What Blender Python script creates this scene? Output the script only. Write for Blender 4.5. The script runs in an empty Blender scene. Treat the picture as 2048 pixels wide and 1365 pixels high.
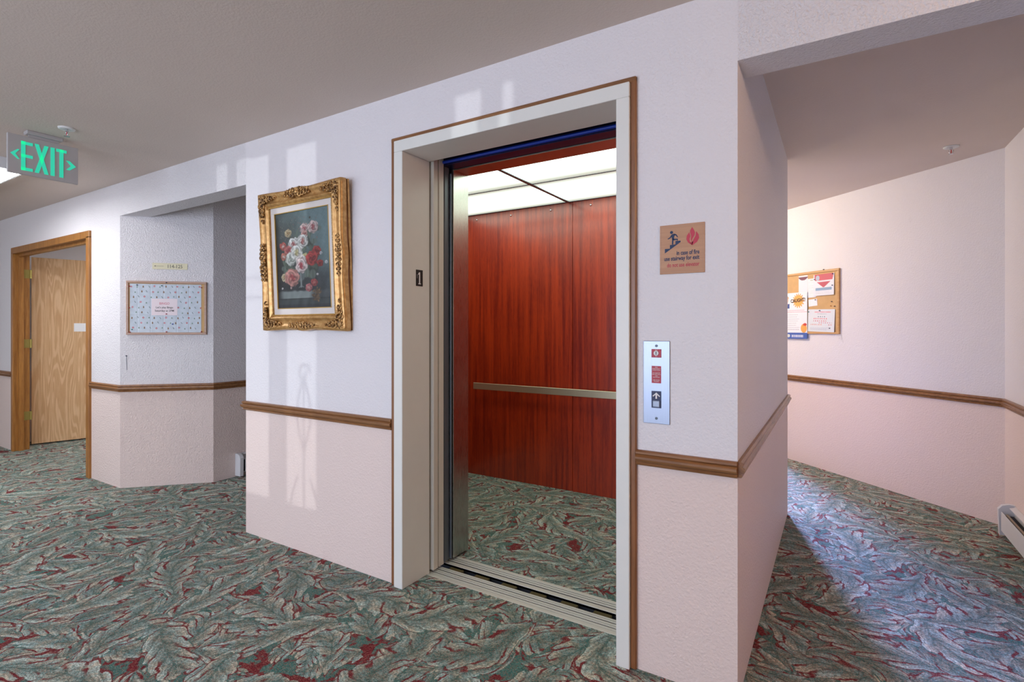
import bpy, math, random
import numpy as np
from mathutils import Matrix, Vector
random.seed(7)
S = bpy.context.scene
COL = S.collection
PI = math.pi

# ------------------------------------------------------------------ camera
cam_d = bpy.data.cameras.new('camera')
cam_d.lens = 18.457; cam_d.sensor_width = 36; cam_d.shift_y = -0.01245
cam_d.clip_start = 0.02
cam = bpy.data.objects.new('camera', cam_d); COL.objects.link(cam)
cam.location = (0, 0, 1.276); cam.rotation_euler = (PI/2, 0, math.radians(31.70))
S.camera = cam
# ------------------------------------------------------------------ exposure, world, sun, daylight
S.view_settings.view_transform = 'Standard'
S.view_settings.look = 'None'
S.view_settings.gamma = 1
S.view_settings.use_curve_mapping = False
S.view_settings.exposure = -0.05
w = bpy.data.worlds.new('world'); S.world = w; w.use_nodes = True
w.node_tree.nodes['Background'].inputs[0].default_value = (0.55, 0.68, 1.0, 1)
w.node_tree.nodes['Background'].inputs[1].default_value = 0.8

def lamp(name, kind, loc, direction, energy, color=(1, 1, 1), **kw):
    d = bpy.data.lights.new(name, kind); d.energy = energy; d.color = color
    for k, v in kw.items(): setattr(d, k, v)
    o = bpy.data.objects.new(name, d); COL.objects.link(o); o.location = loc
    o.rotation_euler = Vector(direction).to_track_quat('-Z', 'Y').to_euler()
    return o
lamp('sun', 'SUN', (-2, -8, 3), (0.15, 1, -0.009), 0.62, (0.90, 0.96, 1.0), angle=0.006)
lamp('daylight_fill_rear', 'AREA', (-1.95, -2.75, 1.3), (0, 1, 0), 112, (0.70, 0.79, 1.0), shape='RECTANGLE', size=3.4, size_y=1.9)  # unseen fill added for rear daylight; the opening behind it is closed
lamp('daylight_fill_rear_left', 'AREA', (-5.4, -2.75, 1.3), (0, 1, 0), 44, (0.84, 0.89, 1.0), shape='RECTANGLE', size=2.2, size_y=1.9)  # second unseen daylight fill, set before a closed opening
lamp('daylight_passage_window', 'AREA', (-1.24, 7.22, 1.25), (0.34, -1, -0.30), 43, (0.38, 0.48, 1.0), shape='RECTANGLE', size=0.30, size_y=1.6, spread=math.radians(42))

# ------------------------------------------------------------------ node helpers
def srgb(r, g, b):
    f = lambda c: (c/255/12.92) if c/255 <= 0.04045 else ((c/255+0.055)/1.055)**2.4
    return (f(r), f(g), f(b), 1)

class NT:
    def __init__(s, name):
        s.m = bpy.data.materials.new(name); s.m.use_nodes = True
        s.t = s.m.node_tree; s.n = s.t.nodes; s.b = s.n['Principled BSDF']
    def node(s, typ, **kw):
        n = s.n.new(typ)
        for k, v in kw.items(): setattr(n, k, v)
        return n
    def link(s, a, b): s.t.links.new(a, b)
    def put(s, inp, v):
        if isinstance(v, bpy.types.NodeSocket): s.link(v, inp)
        elif v is not None: inp.default_value = v
    def math(s, op, a, b=None, c=None, clamp=False):
        n = s.node('ShaderNodeMath', operation=op); n.use_clamp = clamp
        s.put(n.inputs[0], a); s.put(n.inputs[1], b); s.put(n.inputs[2], c); return n.outputs[0]
    def vmath(s, op, a, b=None):
        n = s.node('ShaderNodeVectorMath', operation=op)
        s.put(n.inputs[0], a); s.put(n.inputs[1], b); return n.outputs[0]
    def mix(s, f, a, b):
        n = s.node('ShaderNodeMix', data_type='RGBA'); s.put(n.inputs[0], f); s.put(n.inputs[6], a); s.put(n.inputs[7], b); return n.outputs[2]
    def smooth(s, v, lo, hi, a=0.0, b=1.0):
        n = s.node('ShaderNodeMapRange', interpolation_type='SMOOTHSTEP')
        s.put(n.inputs[0], v)
        for i, x in zip((1, 2, 3, 4), (lo, hi, a, b)): s.put(n.inputs[i], x)
        return n.outputs[0]
    def noise(s, vec, scale, detail=2, rough=0.5, dist=0.0):
        n = s.node('ShaderNodeTexNoise'); s.put(n.inputs['Vector'], vec)
        n.inputs['Scale'].default_value = scale; n.inputs['Detail'].default_value = detail
        n.inputs['Roughness'].default_value = rough; n.inputs['Distortion'].default_value = dist
        return n.outputs[0]
    def pos(s): return s.node('ShaderNodeNewGeometry').outputs['Position']
    def obj(s): return s.node('ShaderNodeTexCoord').outputs['Object']
    def sep(s, v):
        n = s.node('ShaderNodeSeparateXYZ'); s.link(v, n.inputs[0]); return n.outputs
    def comb(s, x, y, z):
        n = s.node('ShaderNodeCombineXYZ'); s.put(n.inputs[0], x); s.put(n.inputs[1], y); s.put(n.inputs[2], z); return n.outputs[0]
    def bump(s, h, strength, dist=0.01):
        n = s.node('ShaderNodeBump'); n.inputs['Strength'].default_value = strength; n.inputs['Distance'].default_value = dist
        s.link(h, n.inputs['Height']); s.link(n.outputs[0], s.b.inputs['Normal'])
    def set(s, color=None, rough=None, metal=None, coat=None, coat_rough=None, spec=None, em=None, ems=None):
        I = s.b.inputs
        s.put(I['Base Color'], color); s.put(I['Roughness'], rough); s.put(I['Metallic'], metal)
        s.put(I['Coat Weight'], coat); s.put(I['Coat Roughness'], coat_rough); s.put(I['Specular IOR Level'], spec)
        s.put(I['Emission Color'], em); s.put(I['Emission Strength'], ems); return s.m

def plain(name, rgb, rough=0.5, metal=0.0, vary=0.06, **kw):
    t = NT(name); c = srgb(*rgb)
    n = t.noise(t.obj(), 14, 3)
    lo = tuple(max(0, x*(1-vary)) for x in c[:3])+(1,); hi = tuple(min(1, x*(1+vary)) for x in c[:3])+(1,)
    return t.set(t.mix(n, lo, hi), rough, metal, **kw)

def emit(name, rgb, strength):
    t = NT(name); return t.set(srgb(*rgb), 0.5, em=srgb(*rgb), ems=strength)

M = {}
def wall_mat(name, bump):
    t = NT(name); p = t.pos(); z = t.sep(p)[2]
    up = t.mix(t.noise(p, 1.3, 3), srgb(232, 228, 230), srgb(237, 233, 235))
    lo = t.mix(t.noise(p, 1.7, 3), srgb(235, 215, 207), srgb(239, 220, 212))
    # faint scuffs low on the wall
    sc = t.smooth(t.noise(p, 9, 5, 0.7), 0.62, 0.78, 0, 0.10)
    base = t.mix(t.math('GREATER_THAN', z, 0.797), lo, up)
    base = t.mix(sc, base, srgb(176, 160, 152))
    v = t.node('ShaderNodeTexVoronoi'); v.feature = 'SMOOTH_F1'; v.inputs['Scale'].default_value = 95; t.link(p, v.inputs['Vector'])
    h = t.math('ADD', t.noise(p, 130, 3, 0.55, 0.4), t.math('MULTIPLY', v.outputs[0], 0.5))
    t.bump(h, bump, 0.004 if bump < 0.9 else 0.007)
    return t.set(base, 0.55, spec=0.35)
M['wall'] = wall_mat('wall_paint', 0.7)
M['rough_wall'] = wall_mat('orange_peel_wall_paint', 1.0)
def ceil_mat():
    t = NT('ceiling_paint'); p = t.pos()
    base = t.mix(t.noise(p, 2, 3), srgb(215, 199, 188), srgb(221, 206, 195))
    t.bump(t.noise(p, 120, 3), 0.35, 0.004); return t.set(base, 0.7)
M['ceiling'] = ceil_mat()

def wood(name, dark, light, axis='z', scale=1.0, rough=0.4, coat=0.2, cathedral=0.0, lean=(0, 0, 0)):
    t = NT(name); s = t.sep(t.obj())
    k = 0.06
    ax = {'x': (k, 1, 1), 'y': (1, k, 1), 'z': (1, 1, k)}[axis]
    v = t.comb(*[t.math('MULTIPLY', s[i], ax[i]*scale) for i in range(3)])
    g1 = t.noise(v, 55, 4, 0.6, 0.3); g2 = t.noise(v, 240, 3, 0.6)
    g = t.math('ADD', t.math('MULTIPLY', g1, 0.65), t.math('MULTIPLY', g2, 0.35))
    if cathedral:
        k2 = 0.09
        ax2 = {'x': (k2, 1, 1), 'y': (1, k2, 1), 'z': (1, 1, k2)}[axis]
        v2 = t.comb(*[t.math('MULTIPLY', s[i], ax2[i]*scale) for i in range(3)])
        n = t.noise(v2, 5.5, 2, 0.5, 0.3)
        ring = t.math('SINE', t.math('MULTIPLY', n, 130))
        g = t.math('ADD', t.math('MULTIPLY', g, 1-cathedral), t.math('MULTIPLY', t.smooth(ring, -0.2, 1.0), cathedral))
    col = t.mix(t.smooth(g, 0.3, 0.7), srgb(*dark), srgb(*light))
    return t.set(col, rough, coat=coat, coat_rough=0.25)
M['oak_trim'] = wood('oak_trim_wood', (116, 74, 40), (158, 110, 66), 'x', 1.0)
M['oak_trim_y'] = wood('oak_trim_wood_side', (116, 74, 40), (158, 110, 66), 'y', 1.0)
M['oak_frame'] = wood('golden_oak_frame', (138, 86, 34), (178, 122, 58), 'z')
M['oak_door'] = wood('oak_door_veneer', (204, 158, 112), (228, 190, 146), 'z', 1.0, 0.42, 0.15, cathedral=0.2)
M['brown_trim'] = wood('brown_trim_wood', (118, 74, 42), (150, 98, 58), 'z')

def mahogany():
    t = NT('mahogany_laminate'); s = t.sep(t.obj())
    v = t.comb(s[0], s[1], t.math('MULTIPLY', s[2], 0.035))
    a = t.noise(v, 34, 3, 0.6, 0.2)
    v2 = t.comb(s[0], s[1], t.math('MULTIPLY', s[2], 0.12))
    b = t.noise(v2, 150, 3, 0.6)
    c = t.noise(t.comb(s[0], s[1], t.math('MULTIPLY', s[2], 0.5)), 4, 2)
    g = t.math('ADD', t.math('ADD', t.math('MULTIPLY', a, 0.55), t.math('MULTIPLY', b, 0.25)), t.math('MULTIPLY', c, 0.2))
    col = t.mix(t.smooth(g, 0.30, 0.70), srgb(118, 16, 3), srgb(196, 60, 12))
    return t.set(col, 0.4, coat=1.0, coat_rough=0.2)
M['mahogany'] = mahogany()

def carpet():
    t = NT('leaf_pattern_carpet'); P = t.pos()
    n = t.node('ShaderNodeTexNoise'); n.inputs['Scale'].default_value = 2.6; n.inputs['Detail'].default_value = 2; t.link(P, n.inputs['Vector'])
    wv = t.vmath('SUBTRACT', n.outputs['Color'], (0.5, 0.5, 0.5))
    wsc = t.node('ShaderNodeVectorMath', operation='SCALE'); t.link(wv, wsc.inputs[0]); wsc.inputs['Scale'].default_value = 0.26
    PW = t.vmath('ADD', P, wsc.outputs[0])
    fine = t.noise(P, 75, 3, 0.6)
    fine2 = t.noise(P, 26, 3, 0.6)
    mid = t.noise(P, 11, 3, 0.6, 0.4)
    maroon = t.mix(t.noise(P, 60, 2), srgb(88, 32, 38), srgb(118, 44, 48))
    deep = t.mix(fine2, srgb(50, 84, 80), srgb(84, 122, 114))
    base = t.mix(t.smooth(mid, 0.44, 0.49), maroon, deep)
    def layer(base, cell, off, wid, length, seed, tone):
        sc = t.node('ShaderNodeVectorMath', operation='SCALE'); t.link(t.vmath('ADD', PW, off), sc.inputs[0]); sc.inputs['Scale'].default_value = 1.0/cell
        vo = t.node('ShaderNodeTexVoronoi'); vo.voronoi_dimensions = '2D'; vo.feature = 'F1'
        vo.inputs['Scale'].default_value = 1.0; vo.inputs['Randomness'].default_value = 0.7
        t.link(sc.outputs[0], vo.inputs['Vector'])
        d = t.sep(t.vmath('SUBTRACT', sc.outputs[0], vo.outputs['Position']))
        cr = t.node('ShaderNodeSeparateColor'); t.link(vo.outputs['Color'], cr.inputs[0])
        r, g, b = cr.outputs[0], cr.outputs[1], cr.outputs[2]
        th = t.math('MULTIPLY_ADD', r, 2*PI, seed)
        cs, sn = t.math('COSINE', th), t.math('SINE', th)
        u = t.math('ADD', t.math('MULTIPLY', d[0], cs), t.math('MULTIPLY', d[1], sn))
        v = t.math('SUBTRACT', t.math('MULTIPLY', d[1], cs), t.math('MULTIPLY', d[0], sn))
        bend = t.math('MULTIPLY', t.math('SUBTRACT', g, 0.5), 1.9)
        v = t.math('SUBTRACT', v, t.math('MULTIPLY', t.math('MULTIPLY', u, u), bend))
        av = t.math('ABSOLUTE', v)
        un = t.math('DIVIDE', u, length)
        prof = t.math('POWER', t.math('MAXIMUM', t.math('SUBTRACT', 1.0, t.math('MULTIPLY', un, un)), 0.0), 0.45)
        prof = t.math('MULTIPLY', prof, t.math('MULTIPLY_ADD', un, 0.25, 1.0))
        # feathery strokes sweep forward from the midrib
        ph = t.math('MULTIPLY', t.math('SUBTRACT', u, t.math('MULTIPLY', av, 1.5)), t.math('MULTIPLY_ADD', b, 8.0, 22.0))
        ph = t.math('ADD', ph, t.math('MULTIPLY', fine2, 5.0))
        ser = t.math('SINE', ph)
        hair = t.math('SINE', t.math('ADD', t.math('MULTIPLY', ph, 3.1), t.math('MULTIPLY', fine, 5.0)))
        wloc = t.math('MULTIPLY', prof, t.math('ADD', t.math('MULTIPLY_ADD', ser, 0.13*wid, wid), t.math('MULTIPLY', t.math('SUBTRACT', mid, 0.5), 0.35*wid)))
        tt = t.math('DIVIDE', av, t.math('MAXIMUM', wloc, 0.001))
        mask = t.smooth(tt, 0.95, 1.0, 1.0, 0.0)
        vein = t.smooth(ser, -1.1, 0.2)
        edgeglow = t.smooth(tt, 0.30, 0.80)
        hr_ = t.smooth(hair, -0.8, 0.8, 0.62, 1.0)
        L = t.math('MULTIPLY', t.math('MULTIPLY_ADD', vein, 0.50, 0.52), t.math('MULTIPLY_ADD', edgeglow, 0.50, 0.52))
        L = t.math('MULTIPLY', L, hr_)
        L = t.math('MULTIPLY', L, t.math('MULTIPLY_ADD', t.smooth(fine, 0.38, 0.60), 0.50, 0.62))
        L = t.math('MULTIPLY', L, t.math('MULTIPLY_ADD', g, 0.40, 0.78))
        pale = t.mix(t.smooth(t.noise(P, 19, 2), 0.42, 0.60), srgb(*tone), srgb(184, 178, 160))
        leaf = t.mix(L, srgb(42, 80, 76), pale)
        rib = t.smooth(av, 0.005, 0.022, 1.0, 0.0)
        leaf = t.mix(t.math('MULTIPLY', rib, 0.55), leaf, srgb(52, 86, 80))
        # maroon slashes between the strokes, on part of the leaf
        sl = t.math('MULTIPLY', t.smooth(ser, -0.60, -0.92), t.smooth(tt, 0.25, 0.6))
        sl = t.math('MULTIPLY', sl, t.smooth(t.noise(PW, 8, 2), 0.44, 0.52))
        leaf = t.mix(sl, leaf, maroon)
        # dark halo under each plume, maroon in places
        halo = t.smooth(tt, 1.02, 1.22, 1.0, 0.0)
        hc = t.mix(t.smooth(t.noise(PW, 9, 2), 0.46, 0.50), deep, maroon)
        base = t.mix(halo, base, hc)
        return t.mix(mask, base, leaf)
    c = layer(base, 0.23, (3.1, 1.7, 0), 0.30, 0.66, 0.4, (152, 174, 170))
    c = layer(c, 0.30, (0.37, 5.3, 0), 0.27, 0.66, 1.9, (164, 184, 180))
    c = layer(c, 0.27, (5.9, 0.6, 0), 0.25, 0.64, 4.6, (158, 176, 170))
    c = layer(c, 0.38, (7.7, 2.9, 0), 0.21, 0.64, 3.3, (176, 190, 182))
    # tufts: small speckle
    vo = t.node('ShaderNodeTexVoronoi'); vo.inputs['Scale'].default_value = 300; t.link(P, vo.inputs['Vector'])
    cs = t.node('ShaderNodeSeparateColor'); t.link(vo.outputs['Color'], cs.inputs[0])
    hsv = t.node('ShaderNodeHueSaturation'); t.link(c, hsv.inputs['Color'])
    t.link(t.math('MULTIPLY_ADD', cs.outputs[0], 1.1, 0.72), hsv.inputs['Value'])
    c2 = t.mix(t.math('MULTIPLY', t.math('GREATER_THAN', cs.outputs[1], 0.74), 0.32), hsv.outputs[0], srgb(186, 136, 118))
    t.bump(vo.outputs[0], 0.6, 0.004)
    return t.set(c2, 0.95, spec=0.1)
M['carpet'] = carpet()

M['frame_paint'] = plain('off_white_door_frame_paint', (232, 232, 226), 0.38, vary=0.03)
M['door_panel'] = plain('beige_elevator_door_paint', (216, 212, 200), 0.35, vary=0.03)
def brushed(name, rgb, rough=0.3, axis=2, metal=1.0):
    t = NT(name); s = t.sep(t.obj())
    mm = [60, 60, 60]; mm[axis] = 1.2
    v = t.comb(*[t.math('MULTIPLY', s[i], mm[i]) for i in range(3)])
    n = t.noise(v, 8, 4, 0.6)
    c = srgb(*rgb); lo = tuple(x*0.8 for x in c[:3])+(1,)
    t.bump(n, 0.08, 0.002)
    return t.set(t.mix(n, lo, c), t.math('MULTIPLY_ADD', n, 0.12, rough), metal)
M['steel'] = brushed('brushed_stainless_steel', (205, 205, 198), 0.22)
M['steel_x'] = brushed('brushed_stainless_steel_header', (205, 205, 198), 0.24, axis=0)
M['plate_steel'] = brushed('brushed_plate_steel', (158, 166, 182), 0.30)
M['aluminium'] = plain('grooved_aluminium', (226, 228, 218), 0.38, 0.35, vary=0.08)
M['rail_metal'] = brushed('brushed_handrail_aluminium', (214, 204, 176), 0.35, axis=0, metal=0.8)
M['black'] = plain('matt_black', (22, 22, 24), 0.5)
M['shaft'] = plain('dark_shaft_concrete', (46, 44, 46), 0.9)
M['navy'] = plain('dark_blue_steel', (14, 22, 64), 0.35, 0.2)
M['blue'] = plain('glossy_blue_steel', (30, 66, 178), 0.25, 0.1)
M['slate'] = plain('slate_grey_door_edge', (100, 110, 120), 0.4, 0.2)
M['brownblock'] = plain('dusty_brown_casting', (86, 74, 38), 0.8)
M['white_paint'] = plain('white_enamel', (226, 226, 228), 0.4, vary=0.02)
M['white_plastic'] = plain('white_plastic', (226, 226, 224), 0.4, vary=0.02)
M['grey_sign'] = plain('light_grey_sign_housing', (182, 178, 178), 0.45, vary=0.02)
M['dark_inside'] = plain('dark_heater_inside', (24, 24, 34), 0.7)
M['fin'] = plain('heater_fin_metal', (180, 160, 140), 0.5, 0.4)
M['exit_green'] = emit('lit_green_letters', (50, 215, 175), 0.5)
M['chrome'] = plain('chrome', (220, 220, 225), 0.15, 1.0)
M['brass'] = plain('aged_brass', (176, 160, 92), 0.35, 0.8)
M['redbulb'] = plain('red_glass_bulb', (190, 40, 30), 0.2)
M['paper'] = plain('white_paper', (238, 236, 236), 0.7, vary=0.02)
M['paper_pink'] = plain('pale_pink_note_paper', (240, 226, 230), 0.7, vary=0.02)
M['cork'] = plain('cork', (208, 170, 120), 0.9, vary=0.15)
M['board_frame_l'] = wood('tan_board_frame', (164, 124, 98), (188, 150, 122), 'x')
M['board_frame_r'] = wood('honey_board_frame', (190, 142, 86), (212, 168, 112), 'x')
M['cream_plastic'] = plain('cream_engraved_plastic', (226, 218, 184), 0.5, vary=0.02)
M['dark_ink'] = plain('dark_ink', (52, 50, 48), 0.6)
M['navy_ink'] = plain('navy_ink', (36, 56, 92), 0.6)
M['red_ink'] = plain('red_ink', (196, 62, 82), 0.6)
M['pink_ink'] = plain('pink_ink', (214, 106, 124), 0.6)
M['label_red'] = plain('red_label', (186, 62, 76), 0.5)
M['plaque'] = wood('tan_wood_grain_plaque', (186, 138, 104), (200, 154, 118), 'x', 0.6, 0.55, 0.0)
M['white_ink'] = plain('white_ink', (240, 236, 236), 0.6, vary=0.01)
M['button'] = plain('silver_grey_button', (150, 160, 176), 0.35, 0.4)
M['gold'] = None
def gold():
    t = NT('antique_gold_leaf'); p = t.obj()
    n = t.noise(p, 40, 4, 0.6)
    col = t.mix(t.smooth(n, 0.3, 0.7), srgb(184, 134, 74), srgb(214, 170, 110))
    return t.set(col, 0.32, 0.5)
M['gold'] = gold()
def gold2():
    t = NT('carved_dark_gold'); p = t.obj()
    mottle = t.noise(p, 70, 3, 0.6)  # random mottle between dark and light gold
    return t.set(t.mix(t.smooth(mottle, 0.35, 0.62), srgb(84, 52, 26), srgb(206, 160, 100)), 0.4, 0.5)
M['gold_dark'] = gold2()
M['fillet'] = plain('bright_gold_fillet', (214, 178, 104), 0.3, 0.6)
M['linen'] = plain('ivory_linen_liner', (222, 214, 208), 0.85)
def diffuser(name, rgb, strength):
    t = NT(name); s = t.sep(t.node('ShaderNodeTexCoord').outputs['Generated'])
    e = t.math('MULTIPLY', t.smooth(t.math('MINIMUM', s[1], t.math('SUBTRACT', 1.0, s[1])), 0.0, 0.34, 0.16, 1.0), strength)
    return t.set(srgb(240, 244, 240), 0.35, em=srgb(*rgb), ems=e)
M['cab_light'] = diffuser('elevator_ceiling_diffuser', (232, 255, 238), 3.3)
M['tube_light'] = emit('fluorescent_lens', (250, 252, 255), 17.0)
M['warm_light'] = emit('warm_ceiling_globe', (255, 226, 190), 9.0)
def painted(name, rough=0.5, coat=0.0):
    t = NT(name); a = t.node('ShaderNodeAttribute'); a.attribute_name = 'paint'
    return t.set(a.outputs['Color'], rough, coat=coat)
M['painted_canvas'] = painted('oil_paint_on_canvas', 0.45, 0.25)
M['printed_paper'] = painted('printed_paper', 0.6)

# ------------------------------------------------------------------ mesh helpers
class MB:
    def __init__(s): s.v = []; s.f = []; s.mi = []; s.M = Matrix.Identity(4); s.mat = 0; s.smooth = []
    def add(s, vs, fs, smooth=False):
        o = len(s.v)
        s.v += [tuple(s.M @ Vector(p)) for p in vs]
        for f in fs: s.f.append([i+o for i in f]); s.mi.append(s.mat); s.smooth.append(smooth)
        return s
    def box(s, x0, x1, y0, y1, z0, z1, b=0.0):
        if b:
            # chamfered along the long outer edges: 24-vertex rounded box
            vs = []; 
            for sx in (0, 1):
                for sy in (0, 1):
                    for sz in (0, 1):
                        X = (x0, x1)[sx]; Y = (y0, y1)[sy]; Z = (z0, z1)[sz]
                        dx = b*(1-2*sx); dy = b*(1-2*sy); dz = b*(1-2*sz)
                        vs += [(X, Y+dy, Z+dz), (X+dx, Y, Z+dz), (X+dx, Y+dy, Z)]
            I = lambda a, c, d, k: (a*4+c*2+d)*3+k
            fs = []
            for a in (0, 1): fs.append([I(a, 0, 0, 0), I(a, 1, 0, 0), I(a, 1, 1, 0), I(a, 0, 1, 0)][::(1 if a else -1)])
            for a in (0, 1): fs.append([I(0, a, 0, 1), I(0, a, 1, 1), I(1, a, 1, 1), I(1, a, 0, 1)][::(1 if a else -1)])
            for a in (0, 1): fs.append([I(0, 0, a, 2), I(1, 0, a, 2), I(1, 1, a, 2), I(0, 1, a, 2)][::(1 if a else -1)])
            for a in (0, 1):
                for c in (0, 1):
                    fs.append([I(a, c, 0, 0), I(a, c, 1, 0), I(a, c, 1, 1), I(a, c, 0, 1)][::(1 if a == c else -1)])
                    fs.append([I(a, 0, c, 0), I(a, 1, c, 0), I(a, 1, c, 2), I(a, 0, c, 2)][::(-1 if a == c else 1)])
                    fs.append([I(0, a, c, 1), I(1, a, c, 1), I(1, a, c, 2), I(0, a, c, 2)][::(1 if a == c else -1)])
                    for d in (0, 1):
                        f = [I(a, c, d, 0), I(a, c, d, 1), I(a, c, d, 2)]
                        fs.append(f[::(1 if (a+c+d) % 2 else -1)])
            return s.add(vs, fs)
        vs = [(x, y, z) for x in (x0, x1) for y in (y0, y1) for z in (z0, z1)]
        return s.add(vs, [(0, 1, 3, 2), (4, 6, 7, 5), (0, 4, 5, 1), (2, 3, 7, 6), (0, 2, 6, 4), (1, 5, 7, 3)])
    def prism_z(s, poly, z0, z1):
        n = len(poly); vs = [(x, y, z0) for x, y in poly]+[(x, y, z1) for x, y in poly]
        return s.add(vs, [list(range(n))[::-1], list(range(n, 2*n))]+[(i, (i+1) % n, n+(i+1) % n, n+i) for i in range(n)])
    def prism_y(s, poly, y0, y1):      # polygon in x,z facing -y at y0
        n = len(poly); vs = [(x, y0, z) for x, z in poly]+[(x, y1, z) for x, z in poly]
        return s.add(vs, [list(range(n)), list(range(n, 2*n))[::-1]]+[(i, n+i, n+(i+1) % n, (i+1) % n) for i in range(n)])
    def cyl(s, p, q, r, n=16, r2=None, caps=True):
        p, q = Vector(p), Vector(q); r2 = r if r2 is None else r2
        d = (q-p).normalized(); a = d.orthogonal().normalized(); c = d.cross(a)
        vs = []
        for P, R in ((p, r), (q, r2)):
            for i in range(n):
                t = 2*PI*i/n; vs.append(tuple(P+R*(a*math.cos(t)+c*math.sin(t))))
        s.add(vs, [(i, (i+1) % n, n+(i+1) % n, n+i) for i in range(n)], True)
        if caps: s.add(vs, [list(range(n))[::-1], list(range(n, 2*n))])
        return s
    def tube(s, pts, r, n=8, taper=None):
        pts = [Vector(p) for p in pts]; vs = []; m = len(pts); prev = None
        for i, p in enumerate(pts):
            d = (pts[min(i+1, m-1)]-pts[max(i-1, 0)]).normalized()
            a = d.orthogonal().normalized() if prev is None else (prev-d*prev.dot(d)).normalized()
            prev = a; c = d.cross(a); R = r*(taper(i/(m-1)) if taper else 1)
            for k in range(n):
                t = 2*PI*k/n; vs.append(tuple(p+R*(a*math.cos(t)+c*math.sin(t))))
        fs = [(i*n+k, i*n+(k+1) % n, (i+1)*n+(k+1) % n, (i+1)*n+k) for i in range(m-1) for k in range(n)]
        s.add(vs, fs, True); s.add(vs, [list(range(n))[::-1], list(range((m-1)*n, m*n))]); return s
    def ball(s, c, rx, ry=None, rz=None, n=10, m=6):
        ry = ry or rx; rz = rz or rx; vs = [(c[0], c[1], c[2]-rz)]
        for j in range(1, m):
            ph = PI*j/m-PI/2
            for i in range(n):
                t = 2*PI*i/n; vs.append((c[0]+rx*math.cos(ph)*math.cos(t), c[1]+ry*math.cos(ph)*math.sin(t), c[2]+rz*math.sin(ph)))
        vs.append((c[0], c[1], c[2]+rz)); L = len(vs)-1
        fs = [(0, 1+(i+1) % n, 1+i) for i in range(n)]
        for j in range(m-2):
            fs += [(1+j*n+i, 1+j*n+(i+1) % n, 1+(j+1)*n+(i+1) % n, 1+(j+1)*n+i) for i in range(n)]
        fs += [(L, 1+(m-2)*n+i, 1+(m-2)*n+(i+1) % n) for i in range(n)]
        return s.add(vs, fs, True)
    def lathe(s, prof, c=(0, 0, 0), n=24):     # prof: (r, z)
        vs = []
        for r, z in prof:
            for i in range(n):
                t = 2*PI*i/n; vs.append((c[0]+r*math.cos(t), c[1]+r*math.sin(t), c[2]+z))
        m = len(prof)
        return s.add(vs, [(j*n+i, j*n+(i+1) % n, (j+1)*n+(i+1) % n, (j+1)*n+i) for j in range(m-1) for i in range(n)], True)
    def build(s, name, mats, parent=None, loc=None, rotz=0):
        me = bpy.data.meshes.new(name); me.from_pydata(s.v, [], s.f)
        mats = mats if isinstance(mats, (list, tuple)) else [mats]
        for m in mats: me.materials.append(m)
        me.polygons.foreach_set('material_index', s.mi); me.polygons.foreach_set('use_smooth', s.smooth)
        me.update()
        o = bpy.data.objects.new(name, me); COL.objects.link(o)
        if parent: o.parent = parent
        if loc: o.location = loc; o.rotation_euler = (0, 0, rotz)
        return o
def fit_text(mb, s, size, x0, x1, z, y, bold=0.0):
    tmp = MB(); text_into(tmp, s, size, 0, 0, 0, 'LEFT', 1.0, bold)
    a = min(v[0] for v in tmp.v); b = max(v[0] for v in tmp.v)
    text_into(mb, s, size, x0-a*(x1-x0)/(b-a), z, y, 'LEFT', (x1-x0)/(b-a), bold)
def text_into(mb, s, size, x, z, y=0.0, align='LEFT', sx=1.0, bold=0.0, th=0.0006, spacing=1.0):
    c = bpy.data.curves.new('t', 'FONT'); c.body = s; c.size = size; c.align_x = align; c.offset = bold*size
    c.space_character = spacing; c.resolution_u = 3
    o = bpy.data.objects.new('t', c); COL.objects.link(o); bpy.context.view_layer.update()
    me = bpy.data.meshes.new_from_object(o.evaluated_get(bpy.context.evaluated_depsgraph_get()))
    vs = [(x+v.co.x*sx, y-th, z+v.co.y) for v in me.vertices]
    mb.add(vs, [list(p.vertices) for p in me.polygons])
    bpy.data.objects.remove(o); bpy.data.curves.remove(c); bpy.data.meshes.remove(me)
    return mb
def thing(name, label, cat, loc=(0, 0, 0), rotz=0, group=None):
    o = bpy.data.objects.new(name, None); COL.objects.link(o); o.empty_display_size = 0.1
    o.location = loc; o.rotation_euler = (0, 0, rotz); o['label'] = label; o['category'] = cat
    if group: o['group'] = group
    return o
def tag(o, label, cat, group=None):
    o['label'] = label; o['category'] = cat
    if group: o['group'] = group
    return o
def struct(o): o['kind'] = 'structure'; return o
def copy_thing(o):
    r = o.copy(); COL.objects.link(r)
    for ch in list(o.children):
        c = ch.copy(); COL.objects.link(c); c.parent = r
        for g in list(ch.children):
            d = g.copy(); COL.objects.link(d); d.parent = c
    return r
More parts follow.
